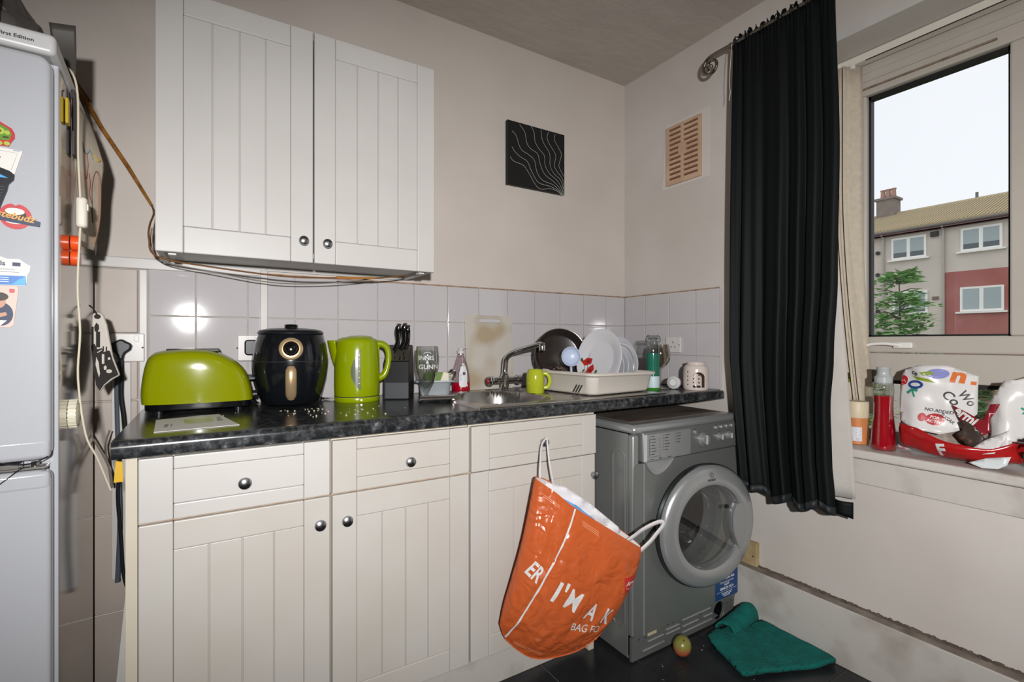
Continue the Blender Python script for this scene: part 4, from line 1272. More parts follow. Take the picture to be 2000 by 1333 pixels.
for i in range(11):
    z = .028 + i * .0105
    r = 0
    for (r0, z0), (r1, z1) in zip(prof[1:-1], prof[2:]):
        if z0 <= z <= z1:
            r = r0 + (r1 - r0) * (z - z0) / (z1 - z0)
    hpts.append((0, -r * .98 - .010 - .010 * math.sin(PI * i / 10), z))
hm = MB()
hm.tube(hpts, [.010, .0155] + [.0165] * 7 + [.0155, .010], 16, flat=.6)
hm.build('basket_handle', M_gold, af, angle=60)
MB().lathe([(.1175, 0), (.1178, .0012), (.1172, .0024)], (0, 0, .146), seg=56, cap0=False, cap1=False).build('basket_seam', M_ink, af)
MB().tube(smooth_path([(.06, .085, .03), (.10, .085, .008), (.118, .07, .005), (.122, .05, .005)], 6), .0035, 8).build('lead', M_black, af)

# --- kettle
kt = thing('kettle', 'lime green jug kettle with a grey water window', 'kettle', (-1.450, -.130, ZT), local=True, rotz=view_rz(698))
kb = MB(); kb.lathe([(.0, .0), (.0765, .0), (.0785, .004), (.0785, .014), (.0775, .0165)], seg=48)
kb.build('power_base', M_lime2, kt, angle=40)
MB().lathe([(.0765, 0), (.0765, .003)], (0, 0, .0165), seg=48).build('base_gap', M_ink, kt)
body = MB()
body.lathe([(.0, .0195), (.077, .0195), (.0785, .023), (.079, .06), (.078, .12), (.0755, .175), (.0725, .208), (.068, .219), (.050, .226), (0, .2295)], seg=56)
kbv = body.bvh()
body.build('jug', M_lime2, kt, angle=50)
MB().lathe([(.046, .223), (.045, .230), (.03, .234), (0, .235)], (.008, 0, -.002), seg=36).build('lid', M_lime2, kt)
sp = MB()
def spout(u, v):
    a = -PI / 2 * .8 + PI * .8 * u
    z = .118 + .097 * v
    r = .005 + .036 * v ** .75
    x = -.058 - (.014 + .028 * v ** .7) * math.cos(a * .98)
    return Vector((x, r * math.sin(a), z))
sp.grid(spout, 16, 10)
sp.build('spout', M_lime2, kt, solid=.003)
hl = smooth_path([(.052, 0, .196), (.080, 0, .203), (.102, 0, .190), (.110, 0, .160), (.106, 0, .120), (.094, 0, .090), (.074, 0, .078)], 6)
MB().tube(hl, [.017 - .004 * math.sin(PI * i / (len(hl) - 1)) for i in range(len(hl))], 16, flat=.85).build('handle', M_lime2, kt, angle=80)
MB().box(.070, .0775, -.014, .014, .085, .195).build('handle_root', M_lime2, kt, bevel=.004, smooth=False)
win = [(.012, .042), (.0125, .185), (.0, .168), (-.012, .146), (-.020, .120), (-.0215, .104), (-.019, .086), (-.010, .066), (.002, .050)]
wi = decal('water_window', [poly(*[(x, z) for x, z in win])], (0, 0, 0), (1, 0, 0), (0, 0, 1), mat('grey_water_window', '5f664f', .25), kt, n=(0, -1, 0), bvh=kbv, off=.0012, cut=.008)
lv = [rect(.003, z, .0095, z + .0018) for z in (.066, .086, .107, .128, .148)]
decal('level_marks', lv + [rect(.0035, .162, .009, .167)], (0, 0, 0), (1, 0, 0), (0, 0, 1), mat('pale_marks', 'c9c9b4', .5), wi, n=(0, -1, 0), bvh=kbv, off=.0018)
MB().lathe([(.0035, 0), (.003, .004), (0, .004)], (.014, -.0775, .009), (0, -1, 0), 12).build('pilot_light', M_bgloss, kt)
MB().tube(smooth_path([(-.05, .06, .005), (-.09, .065, .004), (-.11, .03, .004), (-.085, -.0, .004), (-.07, .02, .004)], 6), .0035, 8).build('lead', mat('pale_lead', 'a8a6a0', .5), kt)

# --- knife block with three knives
kn = thing('knife_block', 'black slanted knife block', 'knife block', (-1.288, -.112, ZT), local=True, rotz=view_rz(785) - math.radians(8))
side = [(-.085, .0), (.075, .0), (.085, .050), (.045, .195), (.020, .198), (-.072, .138)]
bl_m = mat('black_lacquer', '0b0b0c', .45, spec=.2)
# the block's profile runs front (low) to back (high)
MB().prism([(y, z) for y, z in side], (-.046, 0, 0), (0, 1, 0), (0, 0, 1), (1, 0, 0), .092).build('block', bl_m, kn, bevel=.002, smooth=False)
MB().box(-.038, .046, -.0875, -.084, .004, .062).build('front_plate', mat('slate_plate', '303437', .5), kn, bevel=.001, smooth=False)
sl_d = Vector((0, .092, .060)).normalized(); sl_n = Vector((0, -.060, .092)).normalized()
decal('block_face', [rect(-.044, .003, .044, .105)], Vector((0, -.072, .138)), (1, 0, 0), sl_d, mat('bronze_face', '4a463c', .35, .3), kn, n=sl_n, off=.0008)
for x, t0 in ((-.030, .030), (-.030, .072), (-.008, .022), (.010, .018), (.026, .020), (.020, .048), (-.012, .058)):
    c = Vector((x, -.072, .138)) + sl_d * t0 + sl_n * .001
    MB().obox(c, (1, 0, 0), sl_d, sl_n, .0018, .010, .0006).build('slot', M_bgloss, kn, smooth=False)
for k, x in enumerate((-.016, .006, .020)):
    lab = ['leftmost knife in the block, black and steel handle', 'middle knife in the block, black and steel handle', 'rightmost knife in the block, mostly hidden handle'][k]
    base_l = Vector((x, -.072, .138)) + sl_d * (.072 + .004 * k) + sl_n * .0012
    Rk = Matrix.Translation(kn.location) @ Matrix.Rotation(kn.rotation_euler.z, 4, 'Z')
    kf = thing('knife', lab, 'knife', Rk @ base_l, local=True, rotz=kn.rotation_euler.z, group='knives in the block')
    ax_ = (sl_n * .80 + sl_d * .35 + Vector((.22, 0, 0))).normalized()
    L = .098 if k < 2 else .088
    bend = lambda t: Vector((.006 * math.sin(t * 5.0), 0, 0))
    pts = [ax_ * (L * i / 9) + bend(i / 9) for i in range(10)]
    MB().tube(pts, [.0075, .0085, .0085, .0078, .0078, .0085, .0095, .0102, .0098, .0065], 12, flat=1.15).build('handle', M_bgloss, kf, angle=70)
    MB().tube([p + Vector((.0050, -.0068, 0)) for p in pts], [.0022] * 9 + [.0015], 8).build('steel_spine', M_chrome, kf)
    MB().lathe([(.0, .0), (.0085, .002), (.0095, .007), (.007, .011), (0, .012)], pts[-1] - ax_ * .004, ax_, 14).build('pommel', M_chrome, kf)

# --- stemmed beer glass
bg = thing('beer_glass', 'stemmed tulip beer glass with white printed lettering', 'glass', (-1.235, -.262, ZT), local=True, rotz=view_rz(826))
gp = [(.0, .003), (.034, .003), (.035, .005), (.020, .008), (.008, .013), (.0055, .020), (.0060, .028), (.0105, .036), (.022, .058), (.034, .088), (.0405, .116), (.0425, .140), (.0415, .165), (.0385, .193)]
mb = MB(); mb.lathe(gp, seg=40, cap1=False); gbv = mb.bvh()
inner = [(.0370, .193), (.040, .165), (.041, .140), (.039, .117), (.0325, .090), (.020, .062), (.006, .048), (0, .046)]
mb.lathe(inner, seg=40, cap0=False)
mb.lathe([(.0385, .193), (.0378, .1945), (.0370, .193)], seg=40, cap0=False, cap1=False)
mb.build('vessel', glass_mat('beer_glass_clear', (.93, .94, .93), .07, .75), bg, angle=60)
M_frost = mat('white_frost_print', 'c6c9c6', .5)
decal('lettering', [shift(text_geo('INNIS', .0215, .0004, sx=1.0, align='CENTER'), -.004, .146), shift(text_geo('&', .017, .0003, align='CENTER'), 0, .133), shift(text_geo('GUNN', .0230, .0004, align='CENTER'), .004, .114),
      stroke2([(-.014, .168), (-.005, .173), (.006, .173), (.014, .169)], .0018)], (0, 0, 0), (1, 0, 0), (0, 0, 1), M_frost, bg, n=(0, -1, 0), bvh=gbv, off=.0006, cut=.004)
# --- chrome bar lying in front
cb = thing('chrome_rod', 'short chrome cylinder lying on the worktop before the beer glass', 'rod', (-1.235, -.345, ZT))
MB().tube([(-1.290, -.330, ZT + .0125), (-1.178, -.362, ZT + .0125)], .0125, 24).build('bar', M_chrome, cb, angle=60)
MB().tube([(-1.292, -.3295, ZT + .0105), (-1.2895, -.3302, ZT + .0105)], .0088, 20).build('end_cap', M_black, cb, angle=60)
# --- sink caddy with scourer and brush
cd = thing('sink_caddy', 'light grey plastic sink caddy tray', 'tray', (-1.150, -.130, ZT), local=True, rotz=view_rz(850))
M_cad = mat('light_grey_plastic', '8f9599', .4)
cm = MB()
def caddy(u, v):
    o = rrect(-.068, -.042, .068, .042, .022, 5)
    k = u * len(o)
    i = int(k) % len(o)
    x, y = o[i]
    s_, z = [(.0, .004), (.80, .004), (.84, .010), (.90, .050), (.93, .052), (1.12, .054), (1.14, .058), (1.12, .061), (.92, .060), (.86, .054), (.80, .012), (.0, .010)][int(round(v * 11))]
    return Vector((x * s_, y * s_, z))
cm.grid(caddy, 24, 11, cu=True)
cm.build('tub', M_cad, cd, angle=45)
for sx_ in (-1, 1):
    for sy_ in (-1, 1):
        MB().lathe([(.006, 0), (.006, .006)], (.045 * sx_, .022 * sy_, 0), seg=10).build('foot', M_cad, cd)
scb = thing('scourer', 'green and cream sponge scourer standing in the caddy', 'sponge', Matrix.Translation(cd.location) @ Matrix.Rotation(cd.rotation_euler.z, 4, 'Z') @ Vector((-.005, .008, .012)), local=True, rotz=cd.rotation_euler.z)
MB().obox((0, 0, .040), (1, 0, 0), (0, 1, .15), (0, -.15, 1), .036, .009, .038).build('sponge', mat('cream_sponge', 'bdb9a2', .9, bump=.6, bscale=200), scb, bevel=.004)
MB().obox((0, -.012, .040), (1, 0, 0), (0, 1, .15), (0, -.15, 1), .036, .003, .038).build('scouring_pad', mat('green_pad', '6d8a4a', .95, bump=.6, bscale=300), scb, bevel=.002)
nb = thing('nail_brush', 'white bristled washing-up brush head in the caddy', 'brush', Matrix.Translation(cd.location) @ Matrix.Rotation(cd.rotation_euler.z, 4, 'Z') @ Vector((.043, -.004, .012)), local=True, rotz=cd.rotation_euler.z)
MB().obox((0, .0, .052), (.94, 0, -.34), (0, 1, 0), (.34, 0, .94), .020, .012, .026).build('block', mat('ivory_block', 'c9c4ad', .5), nb, bevel=.003)
for k in range(7):
    MB().obox((.016, -.013, .040 + k * .006), (1, 0, 0), (0, 1, 0), (0, 0, 1), .006, .002, .0015).build('bristle_row', mat('dark_bristle', '55564f', .7), nb, smooth=False)
MB().tube(smooth_path([(.018, 0, .030), (.030, 0, .055), (.034, 0, .078), (.024, 0, .086), (.012, 0, .080)], 5), .0055, 10).build('wire_handle', M_chrome, nb)

# --- washing-up liquid
wl = thing('washing_up_liquid', 'clear washing-up liquid bottle with red liquid and white back label', 'bottle', (-.998, -.048, ZT), local=True, rotz=view_rz(893))
wp = [(.0, .0), (.036, .0), (.0385, .006), (.0390, .030), (.0375, .060), (.033, .092), (.0255, .120), (.0185, .142), (.0135, .154), (.0135, .160)]
mb = MB(); mb.lathe(wp, seg=36, sy=.62); wbv = mb.bvh()
mb.build('bottle', glass_mat('clear_pink_plastic', (.92, .86, .87), .07, .6), wl, angle=60)
MB().lathe([(.0, .002), (.0345, .002), (.0368, .007), (.0372, .030), (.0370, .038), (0, .038)], seg=36, sy=.60).build('liquid', mat('red_liquid', 'c3002c', .15, trans=.25), wl, angle=60)
MB().lathe([(.015, .160), (.0155, .172), (.0105, .176), (.009, .184), (0, .185)], seg=24).build('cap', mat('frosted_cap', 'c4bfbc', .35), wl, angle=50)
MB().obox((.016, 0, .183), (.96, 0, .26), (0, 1, 0), (-.26, 0, .96), .013, .010, .0022).build('flip_lid', mat('frosted_cap', 'c4bfbc', .35), wl, bevel=.002)
lb = decal('label', [([(.009 + x * .8, z) for x, z in [(-.020, .028), (-.022, .050), (-.020, .080), (-.012, .106), (-.003, .120), (.006, .118), (.014, .104), (.021, .082), (.0225, .055), (.021, .032), (.014, .020), (-.012, .020)]], [tuple(range(12))])], (0, 0, 0), (1, 0, 0), (0, 0, 1), mat('label_white', 'cdccd0', .5), wl, n=(0, -1, 0), bvh=wbv, off=.0010, cut=.008)
tx = [ell(.003, .110, .0035, .0035, 14), ring2(.0125, .110, .0035, .0035, .0010, 14), rect(.008, .070, .019, .083)] + [rect(-.004, .090 - .0035 * k, .018, .0908 - .0035 * k) for k in range(2)] + [rect(-.006, .074 - .006 * k, .005, .0752 - .006 * k) for k in range(5)]
decal('label_print', tx, (0, 0, 0), (1, 0, 0), (0, 0, 1), mat('label_ink', '4c4c50', .6), lb, n=(0, -1, 0), bvh=wbv, off=.0016)

# --- chopping board leaning on the tiles
M_cb = mat('cloudy_board_plastic', 'b9b3aa', .45, col2='a3937a', vscale=6.0, thr=(.36, .52), detail=1.0)
tl = .04
bo = [(-.120, .0)] + [] 
outer = rrect(-.120, .0, .118, .327, .014, 4)
hole = rrect(-.058, .292, .060, .311, .0093, 5)
exb = Vector((1, 0, 0)); eyb = Vector((0, .085, 1)).normalized(); nb_ = Vector((0, -1, .085)).normalized()
mb = MB(); mb.plate(outer, [hole], (-.842, -.039, ZT + .001), exb, eyb, -nb_, .008)
tag(mb.build('chopping_board', M_cb, None, bevel=.002, smooth=False), 'cloudy white plastic chopping board leaning on the wall tiles', 'chopping board')

# --- mixer tap
tp = thing('mixer_tap', 'chrome mixer tap with swivel spout over the sink', 'tap', (-.828, -.125, ZT + .004))
bx, by, bz = -.828, -.125, ZT + .004
MB().lathe([(.026, 0), (.026, .004), (.020, .010), (.018, .016), (.018, .060), (.0155, .066), (.013, .070), (.012, .082), (0, .082)], (bx, by, bz), seg=28).build('body', M_chrome, tp, angle=50)
MB().tube([(bx - .060, by - .004, bz + .042), (bx + .060, by + .004, bz + .042)], .014, 20).build('cross_bar', M_chrome, tp, angle=60)
for sgn, m_ in ((-1, c_red), (1, c_blue)):
    c = Vector((bx + sgn * .060, by + sgn * .004, bz + .042))
    d = Vector((sgn, sgn * .067, 0)).normalized()
    kn_ = MB().lathe([(.015, 0), (.020, .004), (.0215, .012), (.0205, .022), (.016, .027), (0, .028)], c, d, 10).build('tap_knob', M_chrome, tp, angle=30)
    MB().lathe([(.009, 0), (.008, .002), (0, .0025)], c + d * .0275, d, 14).build('indicator', m_, kn_)
sp_ = smooth_path([(bx, by, bz + .070), (bx + .002, by, bz + .100), (bx + .006, by - .004, bz + .135), (bx + .024, by - .030, bz + .160), (bx + .048, by - .085, bz + .178), (bx + .070, by - .140, bz + .192), (bx + .078, by - .160, bz + .197)], 6)
MB().tube(sp_, [.0125 - .002 * i / len(sp_) for i in range(len(sp_))], 16).build('spout', M_chrome, tp, angle=80)
MB().lathe([(.0135, -.022), (.0140, -.004), (.0125, .006), (.008, .010), (0, .011)], (bx + .080, by - .164, bz + .192), seg=22).build('aerator', M_chrome, tp, angle=50)

# --- green mug upside down on the drainer
mg = thing('mug', 'lime green mug upside down on the draining board', 'mug', (-.790, -.300, ZT + .006), local=True, rotz=view_rz(1036))
M_mug = mat('lime_mug_glaze', 'a6ae28', .18)
MB().lathe([(.031, .001), (.034, .0), (.0362, .002), (.0362, .060), (.034, .078), (.030, .088), (.0275, .093), (.0265, .0925), (.024, .090), (0, .090)], seg=40, cap0=False).build('cup', M_mug, mg, angle=50)
MB().tube(smooth_path([(.033, 0, .076), (.044, 0, .076), (.056, 0, .062), (.058, 0, .042), (.050, 0, .024), (.035, 0, .020)], 6), .0062, 12, flat=1.3).build('handle', M_mug, mg, angle=80)

# --- dish rack
RKR = math.radians(5)
rk = thing('dish_rack', 'white plastic dish drainer rack on the draining board', 'dish rack', (-.545, -.365, ZT + .006), local=True, rotz=RKR)
M_rack = mat('off_white_rack_plastic', 'cdc6bc', .35, var=.05, vscale=6)
def rack(u, v):
    o = rrect(-.172, -.165, .172, .165, .035, 6)
    i = int(round(u * len(o))) % len(o)
    x, y = o[i]
    s_, z = [(.88, .012), (.90, .004), (.97, .006), (1.0, .014), (1.06, .066), (1.10, .070), (1.13, .073), (1.135, .080), (1.11, .0835), (1.05, .080), (1.03, .072), (.97, .018), (.90, .014), (.88, .014)][int(round(v * 13))]
    # notch in the left flank
    dip = .0
    if x < -.14 and abs(y + .02) < .05 and z < .05:
        z += .012 * (1 - abs(y + .02) / .05)
    if x < 0 and z > .03:
        z += .006 * (-x / .172)
    return Vector((x * s_, y * s_, z))
mb = MB(); mb.grid(rack, 28, 13, cu=True)
mb.build('tub', M_rack, rk, angle=50)
for k in range(9):
    x = -.13 + k * .0325
    MB().box(x - .004, x + .004, -.150, .150, .010, .0155).build('floor_bar', M_rack, rk, bevel=.001, smooth=False)
for y in (-.08, .08):
    for k in range(10):
        x = -.14 + k * .031
        MB().lathe([(.0035, .012), (.0028, .055), (0, .057)], (x, y, 0), seg=8).build('peg', M_rack, rk)
for k in range(3):
    MB().obox((-.188, -.118 + k * .014, .028), (0, 1, .7), (1, 0, .15), (0, -.7, 1), .0016, .001, .014).build('drain_slit', M_ink, rk, smooth=False)
Rr = Matrix.Translation(rk.location) @ Matrix.Rotation(RKR, 4, 'Z')

def plate_thing(label, c, nrm, r, m, group, depth=.016, cat='plate', name='dinner_plate', deco=None):
    c = Vector(c); nrm = Vector(nrm).normalized()
    t = thing(name, label, cat, (c.x, c.y, c.z - r), group=group)
    p = MB(); p.lathe([(0, .0), (r * .55, .0), (r * .62, .002), (r * .80, depth * .55), (r * .98, depth), (r, depth + .001), (r * .995, depth + .003), (r * .80, depth * .75 + .002), (r * .62, .006), (r * .55, .0045), (0, .0045)], c, nrm, 56)
    bv = p.bvh()
    o = p.build('dish', m, t, angle=60)
    return t, o, bv
M_china = mat('white_china', 'cbcbcf', .12)
M_china2 = mat('white_china_bluish', 'c3c6cc', .14)
pl, po, pbv = plate_thing('large white plate with red poppies standing at the front of the rack', (-.548, -.420, 1.052), (-.975, -.06, .17), .124, M_china, 'plates in the dish rack')
nP = Vector((-.975, -.06, .17)).normalized()
exP = Vector((.06, -.975, 0)).normalized(); eyP = nP.cross(exP)
if eyP.z < 0: eyP = -eyP
O_ = Vector((-.548, -.420, 1.052))
def flower(cx, cy, rx, ry, a):
    pts = []
    for i in range(18):
        t = 2 * PI * i / 18
        r = 1 + .12 * math.sin(5 * t)
        x, y = rx * r * math.cos(t), ry * r * math.sin(t)
        pts.append((cx + x * math.cos(a) - y * math.sin(a), cy + x * math.sin(a) + y * math.cos(a)))
    return (pts, [tuple(range(18))])
decal('poppy_print', [flower(-.068, -.012, .026, .015, .3), flower(-.050, -.048, .028, .015, .9)], O_, exP, eyP, mat('poppy_red', 'b0201f', .25), po, n=nP, bvh=pbv, off=.001, cut=.008)
decal('poppy_print', [stroke2([(-.066, -.026), (-.062, -.06), (-.040, -.088)], .0020), stroke2([(-.040, -.062), (-.030, -.080), (-.014, -.094)], .0020), stroke2([(-.060, .024), (-.064, .002)], .0014), stroke2([(-.086, -.012), (-.076, -.045), (-.056, -.08)], .0016),
       flower(-.098, -.006, .010, .007, -.6), flower(-.016, -.052, .009, .006, .9), flower(-.080, -.052, .007, .004, 1.2)], O_, exP, eyP, mat('poppy_stem', '4c5a2a', .3), po, n=nP, bvh=pbv, off=.0014, cut=.008)
decal('poppy_print', [flower(-.066, -.012, .006, .004, 0), flower(-.049, -.049, .006, .004, 0)], O_, exP, eyP, mat('poppy_heart', '2c1c18', .4), po, n=nP, bvh=pbv, off=.002)
plates = [('tall white plate leaning at the back of the rack', (-.350, -.315, 1.034), (-.985, -.05, .12), .112, M_china2), ('white plate standing behind the poppy plate', (-.468, -.395, 1.012), (-.985, -.05, .12), .086, M_china),
          ('white plate second behind the poppy plate', (-.442, -.392, 1.014), (-.985, -.05, .12), .088, M_china2), ('white grey-rimmed plate in the rack', (-.412, -.388, 1.018), (-.985, -.05, .12), .093, M_china),
          ('white plate at the right end of the rack', (-.384, -.380, 1.020), (-.985, -.05, .12), .096, M_china)]
for lab, c, nr, r, m_ in plates:
    t_, o_, _ = plate_thing(lab, c, nr, r, m_, 'plates in the dish rack')
    if 'grey-rimmed' in lab:
        MB().lathe([(r * .985, .0165), (r * 1.006, .0185), (r * .985, .0205)], c, nr, 56, cap0=False, cap1=False).build('rim_band', mat('grey_band', '6e6c70', .3), t_)
# frying pan on its edge at the back
fpn = thing('frying_pan', 'dark well-used frying pan standing on edge in the rack', 'frying pan', (-.600, -.205, .955))
cP, nP2 = Vector((-.600, -.205, 1.062)), Vector((-.40, -.90, .18)).normalized()
p = MB(); p.lathe([(0, .0), (.088, .0), (.098, .004), (.112, .038), (.1145, .040), (.113, .042), (.108, .040), (.095, .008), (.086, .0045), (0, .0045)], cP, nP2, 56)
fbv = p.bvh()
pan_o = p.build('pan', mat('worn_nonstick', '1c1a19', .22, col2='2f2622', vscale=14), fpn, angle=50)
p = MB(); p.lathe([(.1135, .0385), (.1155, .040), (.1145, .0425), (.1125, .042)], cP, nP2, 56, cap0=False, cap1=False)
p.build('steel_rim', mat('pan_rim', '77726c', .3, .9), fpn)
xP = nP2.cross(Vector((0, 0, 1))).normalized(); yP = xP.cross(nP2)
p = MB(); hx = xP if xP.x > 0 else -xP
p.tube([cP + nP2 * .035 + hx * .108 + yP * .02, cP + nP2 * .040 + hx * .16 + yP * .03, cP + nP2 * .042 + hx * .22 + yP * .035], [.010, .011, .008], 12, flat=.7)
p.build('pan_handle', M_black, fpn)
ch = [ell(random.gauss(.01, .022), random.gauss(-.056, .013), random.uniform(.0012, .004), random.uniform(.001, .003), 8) for _ in range(46)]
decal('burnt_bits', ch, cP, -xP if (-xP).x > 0 else xP, yP, mat('burnt_crust', '7b6350', .6, col2='3a2c22', vscale=60), pan_o, n=nP2, bvh=fbv, off=.0012)
# blue-white plastic scoop between pan and plate
sc_t = thing('plastic_scoop', 'pale blue plastic scoop between the frying pan and poppy plate', 'scoop', (-.648, -.345, .96))
MB().lathe([(0, 0), (.030, .002), (.038, .012), (.040, .022), (.038, .022), (.034, .012), (.028, .005), (0, .004)], (-.648, -.345, 1.062), (-.45, -.88, .1), 32).build('bowl', mat('pale_blue_plastic', 'aeb9cf', .35), sc_t, angle=60)
MB().tube([(-.640, -.340, 1.03), (-.630, -.335, .96)], .005, 10).build('stem', mat('pale_blue_plastic', 'aeb9cf', .35), sc_t)
# red lid lying in the rack
tag(MB().lathe([(0, .030), (.025, .030), (.042, .022), (.046, .010), (.045, .0), (0, 0)], (-.640, -.415, .972), seg=28, sy=.7).build('jar_cover', mat('red_plastic', 'b8402f', .4), None, angle=50), 'red plastic lid lying inside the dish rack', 'lid')

# --- flip-top bottle
fb_ = thing('flip_top_bottle', 'green and clear flip-top bottle at the right of the rack', 'bottle', (-.292, -.462, ZT + .001))
bc = (-.292, -.462, ZT + .001)
MB().lathe([(0, .0), (.025, .0), (.0275, .004), (.0275, .040)], bc, seg=32, cap1=False).build('base_glass', mat('bottle_green_base', '3d8a2c', .15, trans=.3), fb_, angle=50)
MB().lathe([(.0276, .014), (.0279, .015), (.0279, .062), (.0276, .063)], bc, seg=32, cap0=False, cap1=False).build('label', mat('pale_blue_label', 'b9cbd0', .5), fb_)
MB().lathe([(.0275, .040), (.0275, .068), (.0265, .075), (.027, .110), (.0265, .155), (.0262, .160)], bc, seg=32, cap0=False, cap1=False).build('green_glass', mat('sea_green_glass', '2f7d68', .10, trans=.35), fb_, angle=60)
MB().lathe([(.0265, .160), (.026, .185), (.023, .205), (.021, .212), (.0215, .226), (.024, .230), (.024, .235), (.019, .237), (0, .237)], bc, seg=32, cap0=False).build('neck', glass_mat('neck_glass', (.80, .86, .87), .18, .7), fb_, angle=50)
p = MB()
p.tube([Vector(bc) + Vector((.0265 * math.cos(a), .0265 * math.sin(a), .222)) for a in [2 * PI * i / 24 for i in range(24)]], .0014, 6, closed=True)
for sgn in (-1, 1):
    d = Vector((.85, -.52, 0)) * sgn
    p.tube(smooth_path([Vector(bc) + d * .020 + Vector((0, 0, .238)), Vector(bc) + d * .028 + Vector((0, 0, .228)), Vector(bc) + d * .031 + Vector((0, 0, .212)), Vector(bc) + d * .024 + Vector((0, 0, .207))], 5), .0018, 6)
p.build('wire_bail', M_steel, fb_)

# --- wine glass
wg = thing('wine_glass', 'clear wine glass behind the flip-top bottle', 'glass', (-.205, -.425, ZT))
wc_ = (-.205, -.425, ZT)
MB().lathe([(0, .003), (.032, .002), (.033, .004), (.012, .008), (.0045, .014), (.0038, .05), (.0045, .085), (.012, .094), (.030, .108), (.041, .128), (.0435, .150), (.041, .175), (.0365, .197), (.0355, .197), (.040, .175), (.0422, .150), (.0398, .129), (.029, .111), (.010, .098), (0, .096)], wc_, seg=40, cap1=False).build('vessel', glass_mat('wine_glass_clear', (.86, .84, .78), .08, .8), wg, angle=60)
# --- small white lid on its side
wl2 = thing('white_cap', 'white plastic screw cap lying on its side on the worktop', 'cap', (-.150, -.455, ZT), local=True, rotz=view_rz(1318))
MB().lathe([(.0, -.026), (.026, -.026), (.0285, -.022), (.0285, .016), (.026, .020), (.020, .022), (.016, .028), (.015, .034), (0, .034)], (0, 0, .0287), (-.15, -.98, .08), 32).build('shell', mat('cap_white', 'c4c5c2', .4), wl2, angle=45)
# --- oil burner
ob = thing('oil_burner', 'cream ceramic oil burner jar with an arched printed opening', 'oil burner', (-.088, -.522, ZT), local=True, rotz=view_rz(1363))
M_cer = mat('cream_ceramic', 'cfc2ba', .25, var=.04, vscale=8)
obp = [(0, 0), (.046, .0), (.050, .004), (.0515, .012), (.0515, .075), (.050, .092), (.045, .103), (.038, .108), (.036, .110), (.0375, .116), (.0375, .120)]
def obr(z):
    for (r0, z0), (r1, z1) in zip(obp[1:-1], obp[2:]):
        if z0 <= z <= z1:
            return r0 + (r1 - r0) * (z - z0) / max(1e-6, z1 - z0)
    return .0375
NR, NZ = 190, 66
mb = MB(); mb.grid(lambda u, v: Vector((obr(v * .12) * math.cos(2 * PI * u), obr(v * .12) * math.sin(2 * PI * u), v * .12)), NR, NZ, cu=True)
def heart(x, z, cx, cz, s_):
    X, Z = (x - cx) / s_, (z - cz) / s_
    return (X * X + Z * Z - .55) ** 3 - X * X * Z ** 3 < 0
kill = []
for f in mb.bm.faces:
    c = f.calc_center_median()
    if c.y > 0:
        # matching hearts on the far side let light through
        if any(heart(c.x, c.z, hx, hz, .0046) for hx in (-.012, .012) for hz in (.025, .042, .059)):
            kill.append(f)
        continue
    inarch = (-.0125 < c.x < .0345) and c.z > .012 and (c.z < .056 or ((c.x - .011) / .0235) ** 2 + ((c.z - .056) / .022) ** 2 < 1)
    if inarch or any(heart(c.x, c.z, -.0335, hz, .0042) for hz in (.078, .059, .041, .024)):
        kill.append(f)
bmesh.ops.delete(mb.bm, geom=kill, context='FACES')
mb.build('jar', M_cer, ob, angle=60, solid=.004)
MB().lathe([(.0, .004), (.047, .004), (.047, .002), (0, .002)], seg=32).build('floor_disc', M_cer, ob)
MB().lathe([(.034, .1195), (.031, .116), (.02, .111), (0, .109)], seg=40, cap0=False).build('oil_dish', M_cer, ob)
MB().lathe([(.0, .004), (.018, .004), (.019, .016), (.017, .017), (.016, .010), (0, .010)], (0, 0, 0), seg=24).build('tealight', M_steel, ob, angle=50)
# --- crumbs
cr = MB()
for _ in range(60):
    cx_, cy_ = random.choice([(-1.69, -.27), (-1.60, -.30), (-1.50, -.40), (-1.62, -.42)])
    x, y = random.gauss(cx_, .055), random.gauss(cy_, .05)
    if y > -.255 or y < -.55:
        continue
    r = random.choice([.0007, .0009, .0012, .0018])
    cr.obox((x, y, ZT + r * .8), (1, .3, 0), (-.3, 1, .2), (0, -.2, 1), r, r * .8, r * .7)
o = tag(cr.build('crumbs', mat('crumb', 'cbbfae', .8), None, smooth=False), 'scattered pale crumbs on the worktop before the air fryer', 'crumbs')
o['kind'] = 'stuff'
# ================================================================ orange carrier bag on the drawer knob
OB = Vector((-1.05, -.66, 0)); E1 = Vector((.9417, -.3363, 0)); NB = Vector((.3363, .9417, 0)); UP = Vector((0, 0, 1))
lipc = [(.010, .700), (.068, .660), (.127, .612), (.256, .526), (.373, .448)]
lefc = [(.010, .700), (-.028, .520), (-.064, .397), (-.088, .321), (-.102, .256)]
botc = [(-.102, .256), (-.077, .201), (.010, .136), (.135, .138), (.213, .172)]
rigc = [(.373, .448), (.355, .379), (.328, .324), (.274, .238), (.213, .172)]
def cv(c, t):
    k = t * (len(c) - 1); i = min(int(k), len(c) - 2); f = k - i
    p0 = c[max(i - 1, 0)]; p1 = c[i]; p2 = c[i + 1]; p3 = c[min(i + 2, len(c) - 1)]
    return [0.5 * ((2 * b) + (d - a) * f + (2 * a - 5 * b + 4 * d - e) * f * f + (3 * b - a - 3 * d + e) * f ** 3) for a, b, d, e in zip(p0, p1, p2, p3)]
def coons(s, t):
    T, B, L, R = cv(lipc, s), cv(botc, s), cv(lefc, t), cv(rigc, t)
    out = []
    for k in (0, 1):
        out.append((1 - t) * T[k] + t * B[k] + (1 - s) * L[k] + s * R[k]
                   - ((1 - s) * (1 - t) * lipc[0][k] + s * (1 - t) * lipc[-1][k] + (1 - s) * t * botc[0][k] + s * t * botc[-1][k]))
    return out
